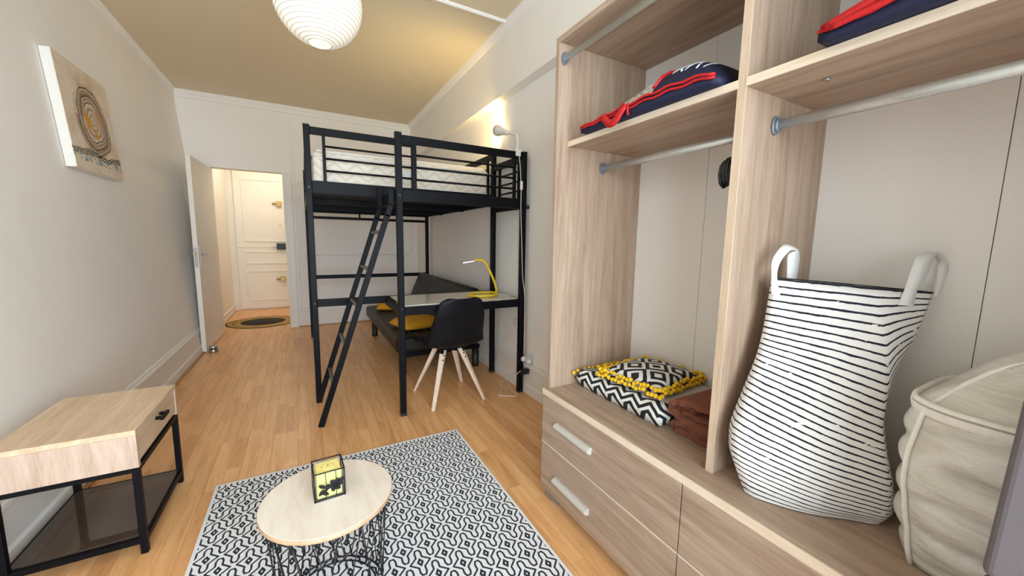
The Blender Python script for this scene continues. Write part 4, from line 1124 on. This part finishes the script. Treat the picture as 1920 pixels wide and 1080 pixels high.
def smooth_dens(d):
    for _ in range(3):
        n = [d[0]]
        for i in range(1, len(d)-1):
            n.append((d[i-1][0]*0.25+d[i][0]*0.5+d[i+1][0]*0.25, d[i-1][1]*0.25+d[i][1]*0.5+d[i+1][1]*0.25, (d[i-1][2]+2*d[i][2]+d[i+1][2])/4, (d[i-1][3]+2*d[i][3]+d[i+1][3])/4))
        n.append(d[-1]); d = n
    return d
dens = smooth_dens(dens); ND = len(dens)
b = B(); rings = [section(*d, i/(ND-1)) for i, d in enumerate(dens)]
vs = [p for r in rings for p in r]; fs = []
for j in range(ND-1):
    for k in range(NS): fs.append((j*NS+k, (j+1)*NS+k, (j+1)*NS+(k+1) % NS, j*NS+(k+1) % NS))
b.add(vs, fs, True); b.f.append(tuple((ND-1)*NS+k for k in range(NS))); b.sm.append(False)
body = b.build('body', 'stripe', lb, solid=0.002)
uvl = body.data.uv_layers.new(name='UVMap')
cum = [0.0]
for j in range(1, ND): cum.append(cum[-1]+(dens[j][0]-dens[j-1][0]).length*0.5+(dens[j][1]-dens[j-1][1]).length*0.5)
for lp in body.data.loops:
    j = lp.vertex_index//NS; k = lp.vertex_index % NS
    lv = cum[j]/cum[-1]; cs = dens[j][2]; u = k/NS
    if u < 0.5:
        sfr = u*2; tr = sfr/cs if sfr < cs else (1-sfr)/(1-cs)
    else: tr = 0.0
    uvl.data[lp.index].uv = (u, lv-0.48*tr*lv**1.3*(1-lv)**0.6)
hem = [p+Vector((0, 0, 0.001)) for p in rings[0]]
B().tube(hem, 0.0014, 5, True).build('hem', 'black_pl', lb)
ea, eb = rings[0][4], rings[0][60]
# left handle and right handle: webbing loops standing up from the rim
def web(pts, ws, nm='handle'):
    P = smooth_path([p[0] for p in pts], 6); Q = smooth_path([p[1] for p in pts], 6); bb2 = B(); vs = []
    for p, q in zip(P, Q): vs += [p, q]
    bb2.add(vs, [(2*i, 2*i+1, 2*i+3, 2*i+2) for i in range(len(P)-1)], True)
    bb2.build(nm, 'webbing', lb, solid=0.002)
def V(*a): return Vector(a)
web([(V(1.137, 0.566, 1.0833), V(1.1513, 0.5498, 1.0817)), (V(1.1395, 0.5724, 1.1379), V(1.146, 0.5603, 1.1343)), (V(1.1476, 0.5766, 1.1822), V(1.1599, 0.5626, 1.1724)), (V(1.1935, 0.5741, 1.2211), V(1.197, 0.5605, 1.2035)), (V(1.2535, 0.5684, 1.211), V(1.2357, 0.5624, 1.205)),
     (V(1.2765, 0.5699, 1.1892), V(1.2366, 0.5808, 1.1921)), (V(1.2764, 0.5701, 1.15), V(1.2379, 0.5809, 1.1578)), (V(1.2677, 0.5693, 1.1108), V(1.2346, 0.5767, 1.116))], 0)
web([(V(1.3281, 0.3614, 1.0724), V(1.3527, 0.3386, 1.0716)), (V(1.3469, 0.3573, 1.1161), V(1.3657, 0.3395, 1.1119)), (V(1.3679, 0.3572, 1.1636), V(1.3932, 0.3332, 1.1498)), (V(1.3882, 0.3543, 1.1979), V(1.4153, 0.3318, 1.185)), (V(1.4284, 0.3449, 1.2064), V(1.4396, 0.3287, 1.2083)),
     (V(1.4679, 0.3378, 1.1883), V(1.4796, 0.318, 1.1753)), (V(1.4735, 0.3349, 1.1487), V(1.4837, 0.3185, 1.1541)), (V(1.4615, 0.3352, 1.1049), V(1.4686, 0.322, 1.1204)), (V(1.4484, 0.334, 1.0857), V(1.4502, 0.3227, 1.0943))], 0)

# ------------------------------------------------------------------ duvet in a clear zip bag
dv = thing('duvet_bag', 'bulging clear plastic zip bag holding a cream duvet', 'storage bag', (1.27, 0.04, PZ))
dx0, dx1, dy0, dy1, dz0, dz1 = 1.085, 1.455, -0.17, 0.272, PZ+0.002, 0.940
def dsurf(u, v):
    a = 2*PI*u; z = v
    ca, sa = math.cos(a), math.sin(a); p = 0.42
    x = math.copysign(abs(ca)**p, ca); y = math.copysign(abs(sa)**p, sa)
    bul = 0.90+0.075*z+0.085*math.sin(PI*min(1, z))**0.8
    wr = (0.011-0.020*abs(math.sin(z*15.5+0.9*math.sin(a*1.0+1.0)+0.35*math.sin(a*4)))**0.55)*min(1, 6*z, 6*(1-z))*(1-abs(math.sin(2*a))**4*0.9)+0.003*math.sin(a*5+z*9)
    rx, ry = (dx1-dx0)/2, (dy1-dy0)/2
    return ((dx0+dx1)/2+min(rx, x*rx*bul-wr*ca) if ca > 0 else (dx0+dx1)/2+x*rx*bul-wr*ca, (dy0+dy1)/2+y*ry*bul-wr*sa, dz0+(dz1-0.045-dz0)*z)
b = B().grid(72, 40, dsurf, True, True)
def dtop(u, v):
    q = dsurf(u, 1.0); c = Vector(((dx0+dx1)/2+0.03, (dy0+dy1)/2-0.02, 0)); k = 1-v
    e = Vector((q[0], q[1], 0)); p = c.lerp(e, k)
    z = dz1-0.045+0.15*(1-k**2.0)+0.010*math.sin(u*40+k*7)*k*(1-k)*3
    return (p.x, p.y, z)
b.grid(72, 14, dtop, True, True)
b.grid(72, 2, lambda u, v: (lambda q: (((dx0+dx1)/2)+(q[0]-(dx0+dx1)/2)*(1-v*0.999), (dy0+dy1)/2+(q[1]-(dy0+dy1)/2)*(1-v*0.999), dz0))(dsurf(-u, 0.0)), True, True)
b.build('filled_bag', 'duvet', dv, merge=True)
zr = [Vector(dsurf(k/48, 1.0)) for k in range(48)]
B().tube([p+Vector(((p.x-1.275)*0.02, (p.y-0.045)*0.02, -0.004)) for p in zr], 0.019, 8, True, flat=(0.9, 0.3)).build('zip_band', 'piping_w', dv)
B().tube([p+Vector(((p.x-1.275)*0.045, (p.y-0.045)*0.03, 0.001)) for p in zr], 0.0022, 6, True).build('zip_teeth', 'grey_fab', dv)
for uu in (0.375, 0.625):
    P = [Vector(dsurf(uu, v/14)) for v in range(15)]
    B().tube([p+Vector((-0.004, 0.003 if uu < 0.5 else -0.003, 0)) for p in P], 0.005, 6).build('piping', 'piping_w', dv)
P = [Vector(dtop(0.375, v/10)) for v in range(0, 9)]
B().tube(P, 0.005, 6).build('piping', 'piping_w', dv)
tb = [Vector(dtop(0.55+0.10*i, 0.45+0.0*i))+Vector((0, 0, 0.004)) for i in range(2)]
B().bar(Vector(dtop(0.52, 0.38))+Vector((0, 0, 0.006)), Vector(dtop(0.66, 0.50))+Vector((0, 0, 0.006)), 0.05, 0.003).build('paper_tab', 'piping_w', dv)

# grey folding cushion leaning on the drawers
gc = thing('leaning_cushion', 'grey upholstered pad leaning upright against the wardrobe drawers', 'cushion', (0.78, -0.16, ZP))
GM = Matrix.Translation((0.738, -0.19, ZP+0.03)) @ Matrix.Rotation(math.atan(0.30), 4, 'Y')
g = B().box(-0.042, 0.038, -0.30, 0.30, 0.0, 0.36, GM).build('lower_pad', 'char', gc, bevel=0.012, seg=4)
g = B().box(-0.042, 0.038, -0.30, 0.30, 0.362, 0.70, GM).build('middle_pad', 'char', gc, bevel=0.012, seg=4)
g = B().box(-0.042, 0.038, -0.30, 0.30, 0.702, 1.05, GM).build('upper_pad', 'char', gc, bevel=0.012, seg=4)

# ------------------------------------------------------------------ sockets, plugs and cables on the right wall
so = thing('wall_socket', 'white double wall socket with plugs low on the right wall', 'socket', (XR, 2.47, 0.28))
B().box(XR-0.012, XR-0.0005, 2.40, 2.545, 0.225, 0.345).build('plate', 'white_pl', so, bevel=0.004)
B().tube([(XR-0.012, 2.51, 0.285), (XR-0.05, 2.51, 0.285), (XR-0.062, 2.512, 0.285)], [0.02, 0.022, 0.012], 14).build('plug', 'white_pl', so)
B().tube([(XR-0.012, 2.44, 0.285), (XR-0.045, 2.44, 0.285), (XR-0.056, 2.44, 0.285)], [0.02, 0.022, 0.012], 14).build('plug', 'white_pl', so)
ad = tag(B().box(XR-0.082, XR-0.0265, 2.445, 2.487, 0.180, 0.218).build('power_adapter', 'black_pl', bevel=0.003), 'small black power adapter hanging below the wall socket', 'adapter')
sw = tag(B().box(XR-0.010, XR-0.0005, 2.69, 2.75, 0.50, 0.57).build('wall_box', 'white_pl', bevel=0.003), 'small white junction box on the right wall under the desk', 'junction box')
cv = tag(B().tube(smooth_path([(1.468, 2.489, 0.20), (1.452, 2.51, 0.18), (1.448, 2.54, 0.15), (1.45, 2.60, 0.11), (1.468, 2.66, 0.10), (1.48, 2.72, 0.08), (1.475, 2.77, 0.03), (1.46, 2.79, 0.0085), (1.38, 2.66, 0.0072), (1.305, 2.555, 0.0072), (1.31, 2.535, 0.0072), (1.40, 2.475, 0.0072), (1.425, 2.49, 0.0072), (1.45, 2.63, 0.0072), (1.475, 2.75, 0.02)], 6), 0.0028, 6).build('loose_cable', 'white_pl'), 'thin white cable looped on the floor beside the bed post', 'cable')
